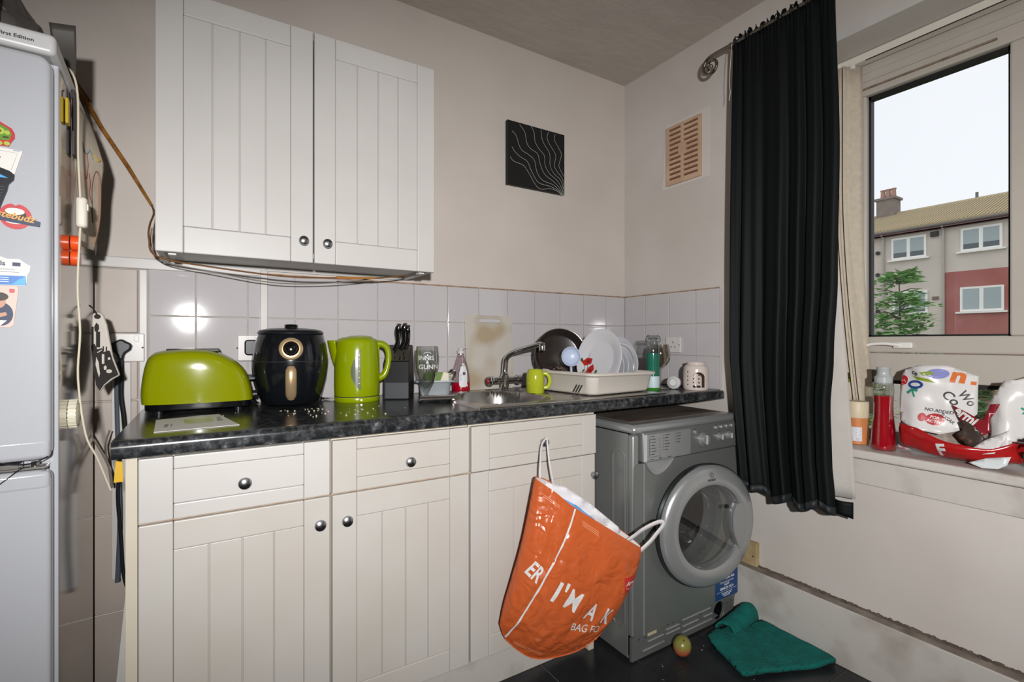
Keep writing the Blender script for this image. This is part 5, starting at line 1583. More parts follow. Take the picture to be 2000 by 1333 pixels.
def w_(s, t):
    return (max(0, math.sin(PI * s)) ** .55) * (1 - t ** 7)
def crk(s, t):
    v = Vector((s * 7, t * 4.2, 1.7))
    a = .5 - abs(noise.noise(v)); b = .5 - abs(noise.noise(v * 2.7 + Vector((3, 1, 9))))
    return (.012 * a + .006 * b) * min(1, 6 * s, 6 * (1 - s)) * min(1, .25 + 4 * t, 5 * (1 - t))
def bagF(s, t, off=0.0):
    h, z = coons(s, t)
    d = -.022 * w_(s, t) - .040 * w_(s, t) * math.sin(PI * min(1, t * .9 + .1)) - crk(s, t) + .004 + off
    if t < .04: d += .0
    return OB + E1 * h + UP * z + NB * d
def bagB(s, t, off=0.0):
    h, z = coons(s, t)
    k = w_(s, t)
    d = .062 * k * (1 - .35 * t) - off
    return OB + E1 * (h + .010 * k * (1 - t)) + UP * (z + .012 * k * (1 - t)) + NB * d
def bag_mat():
    m = mat('orange_bag_film', 'bd5a2e', .20, var=.10, vscale=5)
    nt = m.node_tree
    b = nt.nodes['Principled BSDF']
    tc = nt.nodes.new('ShaderNodeTexCoord')
    vo = nt.nodes.new('ShaderNodeTexVoronoi'); vo.feature = 'DISTANCE_TO_EDGE'; vo.inputs['Scale'].default_value = 17
    nz = nt.nodes.new('ShaderNodeTexNoise'); nz.inputs['Scale'].default_value = 9
    ad = nt.nodes.new('ShaderNodeMixRGB'); ad.inputs[0].default_value = .22
    nt.links.new(tc.outputs['Object'], nz.inputs['Vector'])
    nt.links.new(tc.outputs['Object'], ad.inputs[1]); nt.links.new(nz.outputs['Color'], ad.inputs[2])
    nt.links.new(ad.outputs[0], vo.inputs['Vector'])
    bp = nt.nodes.new('ShaderNodeBump'); bp.inputs['Strength'].default_value = .62; bp.inputs['Distance'].default_value = .010
    nt.links.new(vo.outputs['Distance'], bp.inputs['Height']); nt.links.new(bp.outputs['Normal'], b.inputs['Normal'])
    return m
M_bag = bag_mat()
cbag = thing('carrier_bag', 'orange plastic carrier bag hanging from the drawer knob', 'bag', (-.95, -.70, .13))
mf = MB(); mf.grid(bagF, 64, 56)
bag_bvh = mf.bvh()
mf.build('front_film', M_bag, cbag, angle=180)
m2 = MB(); m2.grid(bagB, 36, 36)
m2.build('back_film', M_bag, cbag, angle=180)
M_bin = mat('white_bag_lining', 'c9c4c4', .45, var=.08, vscale=12)
m2 = MB(); m2.grid(lambda s, t: bagF(.02 + .96 * s, .004 + .34 * t, .003), 40, 12)
m2.grid(lambda s, t: bagB(.02 + .96 * s, .008 + .34 * t, .003), 40, 12)
m2.build('lining', M_bin, cbag, angle=180)
nF = -NB
M_bw = mat('bag_white_ink', 'cfcfcd', .35)
# seam and lettering follow the film
seam = [(.130, .606), (.093, .526), (.034, .427), (-.048, .284), (-.085, .217)]
seam = [(p.x, p.y) for p in smooth_path([(a, b, 0) for a, b in seam], 8)]
decal('white_seam', [stroke2(seam, .0055)], OB, E1, UP, M_bw, cbag, n=nF, bvh=bag_bvh, off=.0012)
def bag_text(body, h, z, size, ang, bold, sx, shear=0.0):
    g = text_geo(body, size, bold, shear, sx)
    ca, sa = math.cos(ang), math.sin(ang)
    return ([(h + x * ca - y * sa, z + x * sa + y * ca) for x, y in g[0]], g[1])
an = math.radians(-33)
letters = [bag_text('I', .036, .352, .088, an, .0018, 1.0), bag_text("'", .060, .342, .086, an, .0016, 1.0), bag_text('M', .076, .328, .086, an, .0010, .78), bag_text('A', .150, .276, .076, an + .06, .0018, .68), bag_text('K', .206, .250, .072, an + .08, .0018, .66)]
letters += [bag_text('BAG FO', .108, .240, .036, math.radians(-17), .0002, .82), bag_text('ER', -.034, .430, .066, math.radians(-42), .0016, .62)]
decal('lettering', letters, OB, E1, UP, M_bw, cbag, n=nF, bvh=bag_bvh, off=.0012, cut=.012)
lg = decal('logo_patch', [poly((.292, .378), (.346, .372), (.340, .322), (.296, .325))], OB, E1, UP, mat('logo_red', 'b8332c', .3), cbag, n=nF, bvh=bag_bvh, off=.0012, cut=.01)
sw = [(.300, .341), (.312, .335), (.326, .334), (.338, .337)]
decal('logo_print', [bag_text('Argos', .299, .350, .021, math.radians(-8), .0005, .95, .2), stroke2(sw, .0022)], OB, E1, UP, M_bw, lg, n=nF, bvh=bag_bvh, off=.0020)
small = [stroke2([(.150 + .055 * k / 3, .570 - .040 * k / 3 - .006 * j) for k in range(4)], .0014) for j in range(3)] + [stroke2([(-.06 + .09 * k / 3, .205 - .045 * k / 3 - .006 * j) for k in range(4)], .0014) for j in range(2)] + [stroke2([(.030 + .05 * k / 3, .655 - .036 * k / 3 - .006 * j) for k in range(4)], .0013) for j in range(2)]
decal('small_print', small, OB, E1, UP, mat('bag_pale_ink', 'd99a78', .4), cbag, n=nF, bvh=bag_bvh, off=.0012)
# straps
def strap(pts, w=.0095, nrm=-NB, name='strap'):
    pts = smooth_path(pts, 6)
    p = MB()
    L = len(pts)
    def f(u, v):
        i = int(round(u * (L - 1)))
        t = (pts[min(i + 1, L - 1)] - pts[max(i - 1, 0)]).normalized()
        sd = t.cross(nrm).normalized()
        return pts[i] + sd * (v - .5) * w
    p.grid(f, L - 1, 2)
    return p.build(name, M_bin, cbag, solid=.0025, angle=180)
B_ = lambda h, z, o: OB + E1 * h + UP * z + NB * o
strap([B_(.330, .470, .02), B_(.352, .488, .012), B_(.374, .510, .0), B_(.407, .530, -.01), B_(.434, .536, -.012), B_(.441, .524, -.012), B_(.420, .497, -.008), B_(.398, .472, -.006), B_(.362, .442, -.004)], .013)
strap([Vector((-1.012, -.650, .690)), Vector((-1.003, -.638, .735)), Vector((-.980, -.612, .783)), Vector((-.958, -.604, .803)), Vector((-.952, -.604, .803)), Vector((-.955, -.612, .780)), Vector((-.962, -.632, .730)), Vector((-.952, -.640, .660)), Vector((-.945, -.64, .64))], .006)
# rubbish peeping out of the bag
rb = sheet([(.060, .625), (.10, .628), (.150, .600), (.215, .548), (.222, .530), (.195, .535), (.140, .570), (.085, .605)], OB + NB * .018, E1, UP, -NB, .012, .010, 40, 4.0)
tag(rb.build('wrapper', mat('sky_blue_film', '5b9fd8', .3), None, solid=.001), 'bright blue wrapper peeping from the orange bag', 'wrapper')
rb = sheet([(.030, .640), (.055, .672), (.12, .655), (.20, .600), (.30, .515), (.33, .47), (.26, .475), (.16, .54)], OB + NB * .035, E1, UP, -NB, .015, .016, 26, 7.0)
tag(rb.build('tissue', mat('white_tissue', 'd2cfd2', .6), None, solid=.001), 'crumpled white film filling the mouth of the orange bag', 'film')

# ================================================================ wall picture
ar = thing('canvas_picture', 'square black canvas with fine white wavy lines on the back wall', 'picture', (-.587, -.012, 1.842))
MB().box(-.750, -.423, -.020, -.0005, 1.842, 2.136).build('canvas', mat('black_canvas', '131413', .55, bump=.1, bscale=300), ar, bevel=.002, smooth=False)
def nz_(x, y):
    u = (x - 200) / 455
    v = (y - (238 + u * 128)) / (505 - u * 35)
    return (-.750 + .327 * u, 2.136 - .294 * v)
curves = [[(290, 280), (330, 340), (345, 420), (375, 468), (430, 510), (452, 590), (490, 672), (570, 735), (618, 790), (636, 838)],
          [(378, 292), (402, 340), (410, 410), (440, 468), (485, 525), (492, 600), (530, 668), (590, 720), (628, 780), (642, 838)],
          [(458, 318), (464, 380), (482, 430), (528, 510), (532, 600), (560, 660), (620, 720), (642, 790), (645, 838)],
          [(518, 340), (508, 385), (530, 440), (578, 520), (568, 600), (590, 650), (636, 710), (647, 790)],
          [(575, 360), (568, 400), (600, 460), (627, 520), (606, 600), (622, 645), (648, 690)],
          [(232, 328), (265, 370), (300, 470), (360, 515), (405, 560), (425, 650), (470, 715), (560, 755), (610, 800), (632, 838)],
          [(232, 452), (258, 495), (300, 535), (350, 570), (390, 660), (440, 735), (530, 765), (600, 800), (630, 838)],
          [(218, 528), (245, 565), (320, 600), (365, 665), (410, 745), (455, 785), (540, 785), (595, 808), (628, 838)]]
for c in curves:
    pts = [nz_(*p) for p in c]
    sm = [(p.x, p.y) for p in smooth_path([(a, b, 0) for a, b in pts], 6)]
    decal('wave_line', [stroke2(sm, .0014)], (0, -.020, 0), (1, 0, 0), (0, 0, 1), mat('chalk_line', 'bdbcb8', .6), ar, n=(0, -1, 0), off=.0006)
# ================================================================ air vent
vt = thing('air_vent', 'cream slotted air vent grille on the window wall', 'vent', (-.006, -.39, 1.878))
M_vent = mat('cream_vent_plastic', 'c6a88e', .45, col2='b3937a', vscale=9)
holes = []
for r in range(11):
    z = .022 + r * .0235
    short = r in (5, 6)
    a = .030 if short else .0
    holes.append([(.014, z), (.085 - (.014 if short else 0), z), (.085 - (.014 if short else 0), z + .011), (.014, z + .011)])
    holes.append([(.099 + (.014 if short else 0), z), (.180, z), (.180, z + .011), (.099 + (.014 if short else 0), z + .011)])
MB().plate([(0, 0), (.194, 0), (.194, .281), (0, .281)], holes, (-.014, -.294, 1.878), (0, -1, 0), (0, 0, 1), (1, 0, 0), .010).build('grille', M_vent, vt, smooth=False)
MB().box(-.005, -.001, -.486, -.296, 1.880, 2.157).build('slot_shade', mat('vent_shadow', '6f4a33', .9), vt, smooth=False)  # dark sheet behind the slots, their shade put into its colour
struct(MB().plate([(-.035, -.012), (.235, -.012), (.235, .300), (-.012, .300)], [[(0, 0), (0, .281), (.194, .281), (.194, 0)]], (-.003, -.294, 1.878), (0, -1, 0), (0, 0, 1), (1, 0, 0), .0025).build('trim_10', mat('filler_paint', 'c9c3bc', .6), smooth=False), 'painted filler margin around the air vent')
# spur box on the skirting ledge
jb = thing('junction_box', 'small cream junction box on the skirting ledge beside the washing machine', 'junction box', (-.012, -.722, .212))
MB().box(-.022, -.0005, -.760, -.680, .2095, .306).build('cover', mat('aged_cream_plastic', 'b7a27e', .5, col2='9b855f', vscale=14), jb, bevel=.003, smooth=False)
MB().lathe([(.003, 0), (.003, .0015), (0, .0015)], (-.022, -.745, .25), (-1, 0, 0), 10).build('screw', M_ink, jb)

# ================================================================ things on the window sill
ZS = .7585
tb = thing('cardboard_tub', 'orange and cream cardboard tub on the window sill by the curtain', 'tub', (.088, -1.075, ZS), local=True, rotz=view_rz(1680))
mb = MB(); mb.lathe([(0, 0), (.033, 0), (.0345, .001), (.0345, .112), (0, .112)], seg=36); tbv = mb.bvh()
mb.build('tube_body', mat('orange_card', 'c37a45', .5, var=.08), tb, angle=40)
MB().lathe([(.0352, .094), (.0355, .095), (.0355, .150), (.0345, .1515), (0, .1515)], seg=36, cap0=False).build('lid', mat('cream_card', 'c9bb9e', .5), tb, angle=40)
lb = decal('label', [rect(-.024, .012, .014, .062)], (0, 0, 0), (1, 0, 0), (0, 0, 1), mat('label_white', 'cdccd0', .5), tb, n=(0, -1, 0), bvh=tbv, off=.0008, cut=.006)
decal('label_print', [rect(-.021, .030 + .004 * k, -.002 + .013 * (k % 3 != 0), .0312 + .004 * k) for k in range(7)] + [rect(-.021, .015, -.014, .023), ring2(.002, .019, .004, .004, .001, 12)], (0, 0, 0), (1, 0, 0), (0, 0, 1), mat('label_ink', '4c4c50', .6), lb, n=(0, -1, 0), bvh=tbv, off=.0014)
gj = thing('green_jar', 'dark green lidded jar behind the orange tub', 'jar', (.140, -1.002, ZS))
MB().lathe([(0, 0), (.029, 0), (.030, .004), (.030, .222), (.029, .226), (0, .226)], (.140, -1.002, ZS), seg=32).build('jar', mat('olive_green_jar', '6f7a1e', .3), gj, angle=40)
MB().lathe([(.031, .226), (.031, .248), (.030, .251), (0, .251)], (.140, -1.002, ZS), seg=32).build('lid', mat('dark_olive_lid', '3f4024', .4), gj, angle=40)
rbt = thing('red_drink_bottle', 'tall clear bottle half full of bright red liquid on the sill', 'bottle', (.045, -1.172, ZS), local=True, rotz=view_rz(1725))
bp_ = [(0, 0), (.034, 0), (.036, .003), (.036, .02), (.033, .07), (.0285, .115), (.0275, .15), (.029, .19), (.0295, .205), (.028, .222), (.0255, .230)]
mb = MB(); mb.lathe(bp_, seg=8, sy=1.0); 
mb = MB(); mb.lathe(bp_, seg=36, cap1=False); mb.build('bottle', glass_mat('bottle_plastic', (.86, .88, .84), .08, .65), rbt, angle=60)
MB().lathe([(0, .002), (.0325, .002), (.0345, .004), (.0345, .02), (.0315, .07), (.027, .115), (.026, .15), (.0275, .183), (0, .183)], seg=36).build('liquid', mat('cherry_red_liquid', 'c4001f', .12, trans=.3), rbt, angle=50)
MB().lathe([(.0262, .222), (.0262, .246), (.021, .250), (.0185, .256), (.0185, .270), (.020, .272), (.020, .280), (0, .281)], seg=30, cap0=False).build('cap', mat('clear_grey_cap', 'b3b8b8', .25, trans=.2), rbt, angle=40)

# crumpled food bag lying open
fbg = thing('food_bag', 'crumpled open plastic food bag, white printed top and red base, on the sill', 'bag', (.07, -1.36, ZS))
EX, EY, NN = Vector((0, -1, 0)), Vector((0, 0, 1)), Vector((-1, 0, 0))
M_film = mat('white_bag_film', 'cfccca', .28, var=.05, vscale=10)
M_rfilm = mat('red_bag_film', 'a81a1c', .22, var=.15, vscale=8)
M_dred = mat('maroon_film', '7c1622', .28)
red_lip = [(1.222, .858), (1.278, .850), (1.335, .826), (1.389, .818), (1.446, .815), (1.500, .842)]
def trough(u, v):
    y, zl = cv(red_lip, u)
    wdt = .075 * math.sin(PI * (.12 + .80 * u)) ** .7
    xc = .070
    a = PI * v
    zb = ZS + .003 + .018 * abs(u - .5) ** 2 * 4
    x = xc - wdt * math.cos(a)
    lip = zl if v < .5 else zl + .03
    z = lip - (lip - zb) * max(0, math.sin(a)) ** .75
    nn = .006 * noise.noise(Vector((y * 26, v * 5, 2)))
    return Vector((x + nn, -y + nn, max(z + nn * .6, ZS + .001)))
m2 = MB(); m2.grid(trough, 36, 22); tr_b = m2.bvh()
m2.build('red_base', M_rfilm, fbg, solid=.0008, angle=180)
decal('lettering', [bag_text('F', 1.330, .775, .05, .15, .002, 1.0)], (0, 0, 0), EX, EY, M_bw, fbg, n=NN, bvh=tr_b, off=.0012, cut=.01)
wl_ = [(1.206, 1.011), (1.216, 1.030), (1.261, 1.049), (1.327, 1.048), (1.393, 1.017), (1.398, .903), (1.372, .868), (1.366, .850), (1.327, .836), (1.261, .846), (1.222, .866), (1.214, .905)]
mb = sheet(wl_, (.055, 0, 0), EX, EY, NN, .012, .008, 22, 1.0, bulge=lambda x, y: -.32 * (y - .86) - .5 * max(0, x - 1.34) + .03 * math.exp(-((x - 1.27) / .05) ** 2), crease=.014)
wbv_ = mb.bvh(); mb.build('white_front_film', M_film, fbg, solid=.0008, angle=60)
O0 = (0, 0, 0)
def fd(name, geo, col, off=.0012):
    decal(name, geo, O0, EX, EY, mat(col[0], col[1], .35), fbg, n=NN, bvh=wbv_, off=off, cut=.008)
fd('print', [ell(1.214, .995, .0135, .0165)], ('pr_red', 'a8222a'))
fd('print', [poly((1.262, 1.024), (1.290, 1.030), (1.300, 1.020), (1.275, 1.014)), poly((1.240, 1.012), (1.285, 1.005), (1.305, .992), (1.255, 1.000))], ('pr_green', '7f9427'))
fd('print', [ell(1.306, 1.022, .026, .016)], ('pr_lilac', '7f82b8'))
fd('print', [bag_text('n', 1.334, 1.000, .060, -.12, .0028, 1.1), bag_text('-', 1.378, .985, .050, -.1, .003, 1.0)], ('pr_orange', 'c96a30'))
fd('print', [ring2(1.252, .984, .022, .014, .008)], ('pr_blue', '24407f'))
fd('print', [stroke2([(1.232, .955), (1.245, .968), (1.262, .966)], .009), stroke2([(1.245, .968), (1.256, .945)], .005)], ('pr_teal', '2f8a76'))
for g_ in ([bag_text('ce', 1.236, 1.020, .022, -.45, .0006, 1.0), bag_text('Co', 1.318, .958, .034, -.85, .0006, 1.1), bag_text('Wo', 1.353, .962, .030, -.95, .0006, 1.0), bag_text('NO ADDED', 1.285, .906, .0125, -.12, .0003, 1.0), bag_text('SUGAR', 1.322, .895, .0125, -.75, .0003, 1.0)]):
    fd('lettering', [g_], ('pr_ink', '3a3a3c'))
fd('print', [ell(1.312, .880, .023, .018), ell(1.282, .884, .010, .013)], ('pr_red', 'a8222a'))
fd('print', [bag_text('FOR', 1.300, .884, .012, -.2, .0003, 1.0), bag_text('ACTIVE', 1.293, .873, .012, -.2, .0003, 1.0)], ('pr_white', 'd8d4d0'), .0020)
fd('print', [stroke2([(1.206, 1.0), (1.212, .992), (1.216, .998), (1.222, .990)], .0016), stroke2([(1.207, .99), (1.214, .983), (1.221, .981)], .0016)], ('pr_white', 'd8d4d0'), .0020)
dr_ = [(1.348, .929), (1.385, .910), (1.419, .890), (1.427, .908), (1.436, .940), (1.457, .943), (1.446, .915), (1.438, .897), (1.440, .860), (1.419, .842), (1.385, .860), (1.366, .890)]
mb = sheet(dr_, (.045, 0, 0), EX, EY, NN, .012, .006, 26, 3.0, bulge=lambda x, y: -.25 * (y - .86), crease=.008)
dbv = mb.bvh(); mb.build('maroon_fold', M_dred, fbg, solid=.0008, angle=60)
decal('lettering', [bag_text('ermi', 1.352, .906, .040, -.62, .0014, .80)], O0, EX, EY, M_bw, fbg, n=NN, bvh=dbv, off=.0012, cut=.01)
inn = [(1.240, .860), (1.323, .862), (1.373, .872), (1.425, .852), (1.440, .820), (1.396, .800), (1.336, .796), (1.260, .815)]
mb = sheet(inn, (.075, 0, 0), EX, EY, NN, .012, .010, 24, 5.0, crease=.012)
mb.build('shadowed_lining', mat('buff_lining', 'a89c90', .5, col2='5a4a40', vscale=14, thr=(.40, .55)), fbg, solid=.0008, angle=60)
dk_ = [(1.372, .880), (1.384, .888), (1.410, .872), (1.432, .842), (1.425, .820), (1.400, .808), (1.378, .822), (1.366, .842), (1.380, .858)]
mb = sheet(dk_, (.035, 0, 0), EX, EY, NN, .01, .008, 30, 8.0, crease=.010)
mb.build('printed_fold', mat('brown_dog_print', '3c302b', .35, col2='8a6450', vscale=30, thr=(.30, .45)), fbg, solid=.0008, angle=60)
wr_ = [(1.421, .930), (1.440, .965), (1.459, 1.010), (1.486, 1.014), (1.530, 1.035), (1.530, .872), (1.490, .838), (1.459, .812), (1.417, .808), (1.436, .850), (1.430, .890)]
mb = sheet(wr_, (.075, 0, 0), EX, EY, NN, .012, .010, 20, 11.0, bulge=lambda x, y: -.20 * (y - .86) + .03 * math.exp(-((x - 1.47) / .03) ** 2), crease=.016)
wb2 = mb.bvh(); mb.build('white_back_film', M_film, fbg, solid=.0008, angle=60)
decal('print', [stroke2([(1.497, .935), (1.507, .925), (1.520, .922)], .005), stroke2([(1.512, .943), (1.505, .925), (1.500, .917)], .004)], O0, EX, EY, mat('pr_teal', '2f8a76', .35), fbg, n=NN, bvh=wb2, off=.0012)
tri = [(1.398, .800), (1.432, .836), (1.482, .872), (1.474, .842), (1.455, .802), (1.43, .796)]
mb = sheet(tri, (.018, 0, 0), EX, EY, NN, .012, .005, 24, 13.0, bulge=lambda x, y: -.3 * (y - .8), crease=.012)
mb.build('white_corner_fold', M_film, fbg, solid=.0008, angle=60)
low = [(1.405, .770), (1.44, .788), (1.492, .802), (1.486, .778), (1.468, .764), (1.435, .7605)]
mb = sheet(low, (-.006, 0, 0), EX, EY, NN, .012, .004, 24, 17.0, bulge=lambda x, y: -.4 * (y - .76), crease=.008)
mb.build('white_base_fold', mat('clear_white_film', 'c9cfd0', .25), fbg, solid=.0008, angle=60)
# small packet beside the bag and the green tray at the frame's edge
pk = sheet([(1.195, .760), (1.232, .762), (1.238, .800), (1.226, .850), (1.205, .872), (1.198, .83)], (.10, 0, 0), EX, EY, NN, .01, .010, 40, 21, crease=.012)
tag(pk.build('sweet_wrapper', mat('pale_lilac_film', 'bdb0b4', .3, col2='8f2a3c', vscale=22, thr=(.40, .48)), None, solid=.0008, angle=60), 'crumpled pale packet squeezed between red bottle and food bag', 'packet')
gt = thing('green_tray', 'green plastic tray with wire rack at the right end of the sill', 'tray', (.08, -1.62, ZS))
MB().prism([(0, .0), (.22, 0), (.235, .055), (-.030, .062)], (.01, -1.552, ZS + .001), (0, -1, 0), (0, 0, 1), (1, 0, 0), .11).build('tray', mat('bright_green_plastic', '178a3c', .35), gt, bevel=.003, smooth=False)
for k in range(5):
    MB().tube([(.015 + .024 * k, -1.500, ZS + .085 + .004 * k), (.015 + .024 * k, -1.76, ZS + .075)], .0028, 8).build('wire', M_black if k % 2 else M_steel, gt)
MB().tube([(.012, -1.520, ZS + .070), (.118, -1.512, ZS + .095)], .003, 8).build('wire', M_black, gt)

# ================================================================ things on the floor
M_teal = mat('teal_towelling', '006a62', .95, col2='005a52', vscale=30, bump=1.0, bscale=170)
rug = thing('bath_mat', 'teal bath mat crumpled on the floor against the washing machine', 'mat', (-.22, -.86, .0))
rp = [(-.333, -.772), (-.318, -.752), (-.262, -.742), (-.216, -.755), (-.175, -.752), (-.135, -.790), (-.075, -.795), (-.050, -.800), (-.052, -1.045), (-.060, -1.072), (-.130, -1.052), (-.250, -1.00), (-.380, -.950), (-.392, -.938), (-.372, -.880)]
mb = sheet(rp, (0, 0, .012), (1, 0, 0), (0, 1, 0), (0, 0, 1), .012, .006, 14, 2.0, bulge=lambda x, y: .004 + .012 * math.exp(-((x + .28) / .05) ** 2 - ((y + .80) / .05) ** 2) + .05 * max(0, x + .13) , crease=.004)
for v in mb.bm.verts:
    v.co.z += .0012 * noise.noise(v.co * 260)
mb.build('pile', M_teal, rug, solid=.014, angle=180, bevel=.0)
def fold(u, v):
    x = -.232 + .185 * u
    h_ = (.030 + .045 * u) * (1 - .35 * max(0, u - .8) / .2)
    a = v * PI
    y0, y1 = -.800 + .02 * u, -.722
    y = y0 + (y1 - y0) * (1 - math.cos(a)) / 2
    z = .010 + h_ * max(0, math.sin(a)) ** .7
    return Vector((x + .012 * math.sin(a) + .004 * noise.noise(Vector((u * 6, v * 6, 1))), y, z + .0015 * noise.noise(Vector((x * 200, v * 40, 3)))))
m2 = MB(); m2.grid(fold, 24, 22)
m2.build('turned_corner', M_teal, rug, solid=.008, angle=180)
# fruit
ft = thing('dropped_fruit', 'small bruised red and green fruit on the floor by the washing machine', 'fruit', (-.463, -.752, 0), local=True)
def frm():
    m = mat('fruit_skin', '8a7a35', .3)
    nt = m.node_tree; b = nt.nodes['Principled BSDF']
    tc = nt.nodes.new('ShaderNodeTexCoord'); sp = nt.nodes.new('ShaderNodeSeparateXYZ'); nz = nt.nodes.new('ShaderNodeTexNoise'); nz.inputs['Scale'].default_value = 45
    nt.links.new(tc.outputs['Object'], sp.inputs[0]); nt.links.new(tc.outputs['Object'], nz.inputs['Vector'])
    ma = nt.nodes.new('ShaderNodeMath'); ma.operation = 'MULTIPLY_ADD'; ma.inputs[1].default_value = .02
    nt.links.new(nz.outputs['Fac'], ma.inputs[0]); nt.links.new(sp.outputs['Z'], ma.inputs[2])
    r = nt.nodes.new('ShaderNodeMapRange'); r.inputs['From Min'].default_value = .030; r.inputs['From Max'].default_value = .055
    nt.links.new(ma.outputs[0], r.inputs['Value'])
    mx = nt.nodes.new('ShaderNodeMixRGB'); mx.inputs[1].default_value = (*lin('a0523a'), 1); mx.inputs[2].default_value = (*lin('7d7a38'), 1)
    nt.links.new(r.outputs[0], mx.inputs[0]); nt.links.new(mx.outputs[0], b.inputs['Base Color'])
    return m
mb = MB(); mb.grid(lambda u, v: Vector((.0315 * math.sin(PI * v) * math.cos(2 * PI * u) * (1 + .05 * math.cos(4 * PI * u)), .0315 * math.sin(PI * v) * math.sin(2 * PI * u), .0345 - .034 * math.cos(PI * v) + .003 * math.sin(PI * v) * math.cos(2 * PI * u))), 28, 18, cu=True)
bmesh.ops.remove_doubles(mb.bm, verts=mb.bm.verts, dist=1e-5)
mb.build('flesh', frm(), ft, angle=180)
MB().tube([(-.010, -.016, .062), (-.014, -.020, .070)], .0015, 6).build('stalk', M_ink, ft)
o = MB()
for _ in range(9):
    x, y = random.uniform(-.62, -.35), random.uniform(-1.0, -.74)
    r = random.uniform(.0006, .0014)
    o.obox((x, y, r), (1, .2, 0), (-.2, 1, 0), (0, 0, 1), r, r, r * .7)
o = tag(o.build('floor_crumbs', mat('crumb', 'cbbfae', .8), None, smooth=False), 'tiny pale crumbs on the black floor tiles', 'crumbs')
o['kind'] = 'stuff'

# ================================================================ outside: terraced flats across the way
XB = 25.5
M_rend = mat('grey_harling', 'd6cabf', .9, var=.12, vscale=.8, bump=.3, bscale=8)
M_redp = mat('red_painted_render', 'a5605a', .9, col2='b0746c', vscale=.9)
M_roof = mat('mossy_roof_tile', 'b3a58c', .9, col2='bfae88', vscale=1.6)
M_fasc = mat('maroon_fascia', '8f6a6b', .7, var=.2, vscale=2)
M_bwf = mat('white_house_window', 'f2efe8', .5)
bd = thing('apartment_building', 'grey rendered block of flats with red panel, seen across the street', 'building', (XB + 3, 5, -4.0))
MB().box(XB, XB + 7, -14, 26, -4.0, 6.12).build('wall', M_rend, bd, smooth=False)
MB().box(XB - .03, XB, -3.0, 6.29, -4.0, 4.12).build('red_panel', M_redp, bd, smooth=False)
MB().box(XB - .28, XB - .20, -14, 26, 6.06, 6.26).box(XB - .28, XB, -14, 26, 6.06, 6.10).build('fascia', M_fasc, bd, smooth=False)
MB().tube([(XB - .33, -14, 6.22), (XB - .33, 26, 6.22)], .06, 8).build('gutter', mat('grey_gutter', '77706c', .6), bd)
rz0, rz1, rx0, rx1 = 6.27, 7.80, XB - .32, XB + 3.5
rf = MB()
rf.face([(rx0, -14, rz0), (rx1, -14, rz1), (rx1, 26, rz1), (rx0, 26, rz0)])
rf.face([(rx1, -14, rz1), (rx1 + 3.8, -14, rz0), (rx1 + 3.8, 26, rz0), (rx1, 26, rz1)])
ro = rf.build('roof', M_roof, bd, smooth=False, solid=.06)
sl = Vector((rx1 - rx0, 0, rz1 - rz0)); Ls = sl.length; sl.normalize(); nn_ = Vector((-sl.z, 0, sl.x))
tile_me = None
for k in range(64):
    y = 3.2 + k * .13
    c = Vector((rx0, y, rz0)) + sl * (Ls / 2) + nn_ * .05
    if tile_me is None:
        o = MB().obox((0, 0, 0), sl, (0, 1, 0), nn_, Ls / 2, .030, .030).build('tile_roll', M_roof, None, smooth=False)
        tile_me = o.data
        o.parent = ro
        o.location = c - OFF[ro.name]
    else:
        o = bpy.data.objects.new('tile_roll', tile_me); COL.objects.link(o); o.parent = ro; o.location = c - OFF[ro.name]
MB().tube([(rx1, -14, rz1 + .04), (rx1, 26, rz1 + .04)], .10, 8).build('ridge_tile', M_roof, ro)
cy = 9.70
cs = MB().box(rx1 - .40, rx1 + .40, cy - .40, cy + .40, 7.0, 8.62).box(rx1 - .48, rx1 + .48, cy - .48, cy + .48, 8.62, 8.74).build('chimney_stack', mat('grey_chimney', '8f847b', .9, var=.2, vscale=3), bd, smooth=False)
for k in (-1, 0, 1):
    MB().lathe([(.12, 0), (.10, .42), (.125, .45), (.125, .50), (.08, .50)], (rx1, cy + .24 * k, 8.74), seg=14, cap1=False).build('chimney_pot', mat('clay_pot', 'b18c7c', .8), cs)
MB().tube([(rx1, 6.15, rz1), (rx1, 6.15, rz1 + .38)], .06, 8).build('roof_vent', mat('grey_gutter', '77706c', .6), bd)
def bwin(y0, y1, z0, z1, blind):
    f = MB()
    t = .085
    ym = (y0 + y1) / 2
    f.box(XB - .05, XB + .05, y0, y1, z0, z0 + t).box(XB - .05, XB + .05, y0, y1, z1 - t, z1)
    for y in (y0, y1 - t, ym - t * .75):
        f.box(XB - .05, XB + .05, y, y + t * (1.5 if y == ym - t * .75 else 1), z0 + t, z1 - t)
    w = f.build('window', M_bwf, bd, smooth=False)
    for a, b in ((y0 + t, ym - t * .75), (ym + t * .75, y1 - t)):
        MB().box(XB - .035, XB - .02, a, b, z0 + t, z1 - t).build('pane', mat('far_window_glass', '5f666a', .08), w, smooth=False)
        MB().box(XB - .042, XB - .037, a, b, z0 + t + (z1 - z0) * blind, z1 - t).build('blind', mat('far_blind', 'a9b3b4', .7), w, smooth=False)
    MB().box(XB - .16, XB, y0 - .12, y1 + .12, z0 - .08, z0 - .01).build('window_ledge', M_bwf, w, smooth=False)
bwin(6.93, 8.25, 4.93, 5.93, .22); bwin(4.45, 5.75, 4.95, 5.93, .22); bwin(4.40, 5.77, 2.38, 3.42, .0); bwin(6.88, 8.20, 2.38, 3.42, .12)
bwin(1.6, 2.9, 4.95, 5.93, .3); bwin(1.6, 2.9, 2.38, 3.42, .2); bwin(10.2, 11.5, 4.93, 5.93, .2); bwin(10.2, 11.5, 2.38, 3.42, .2)
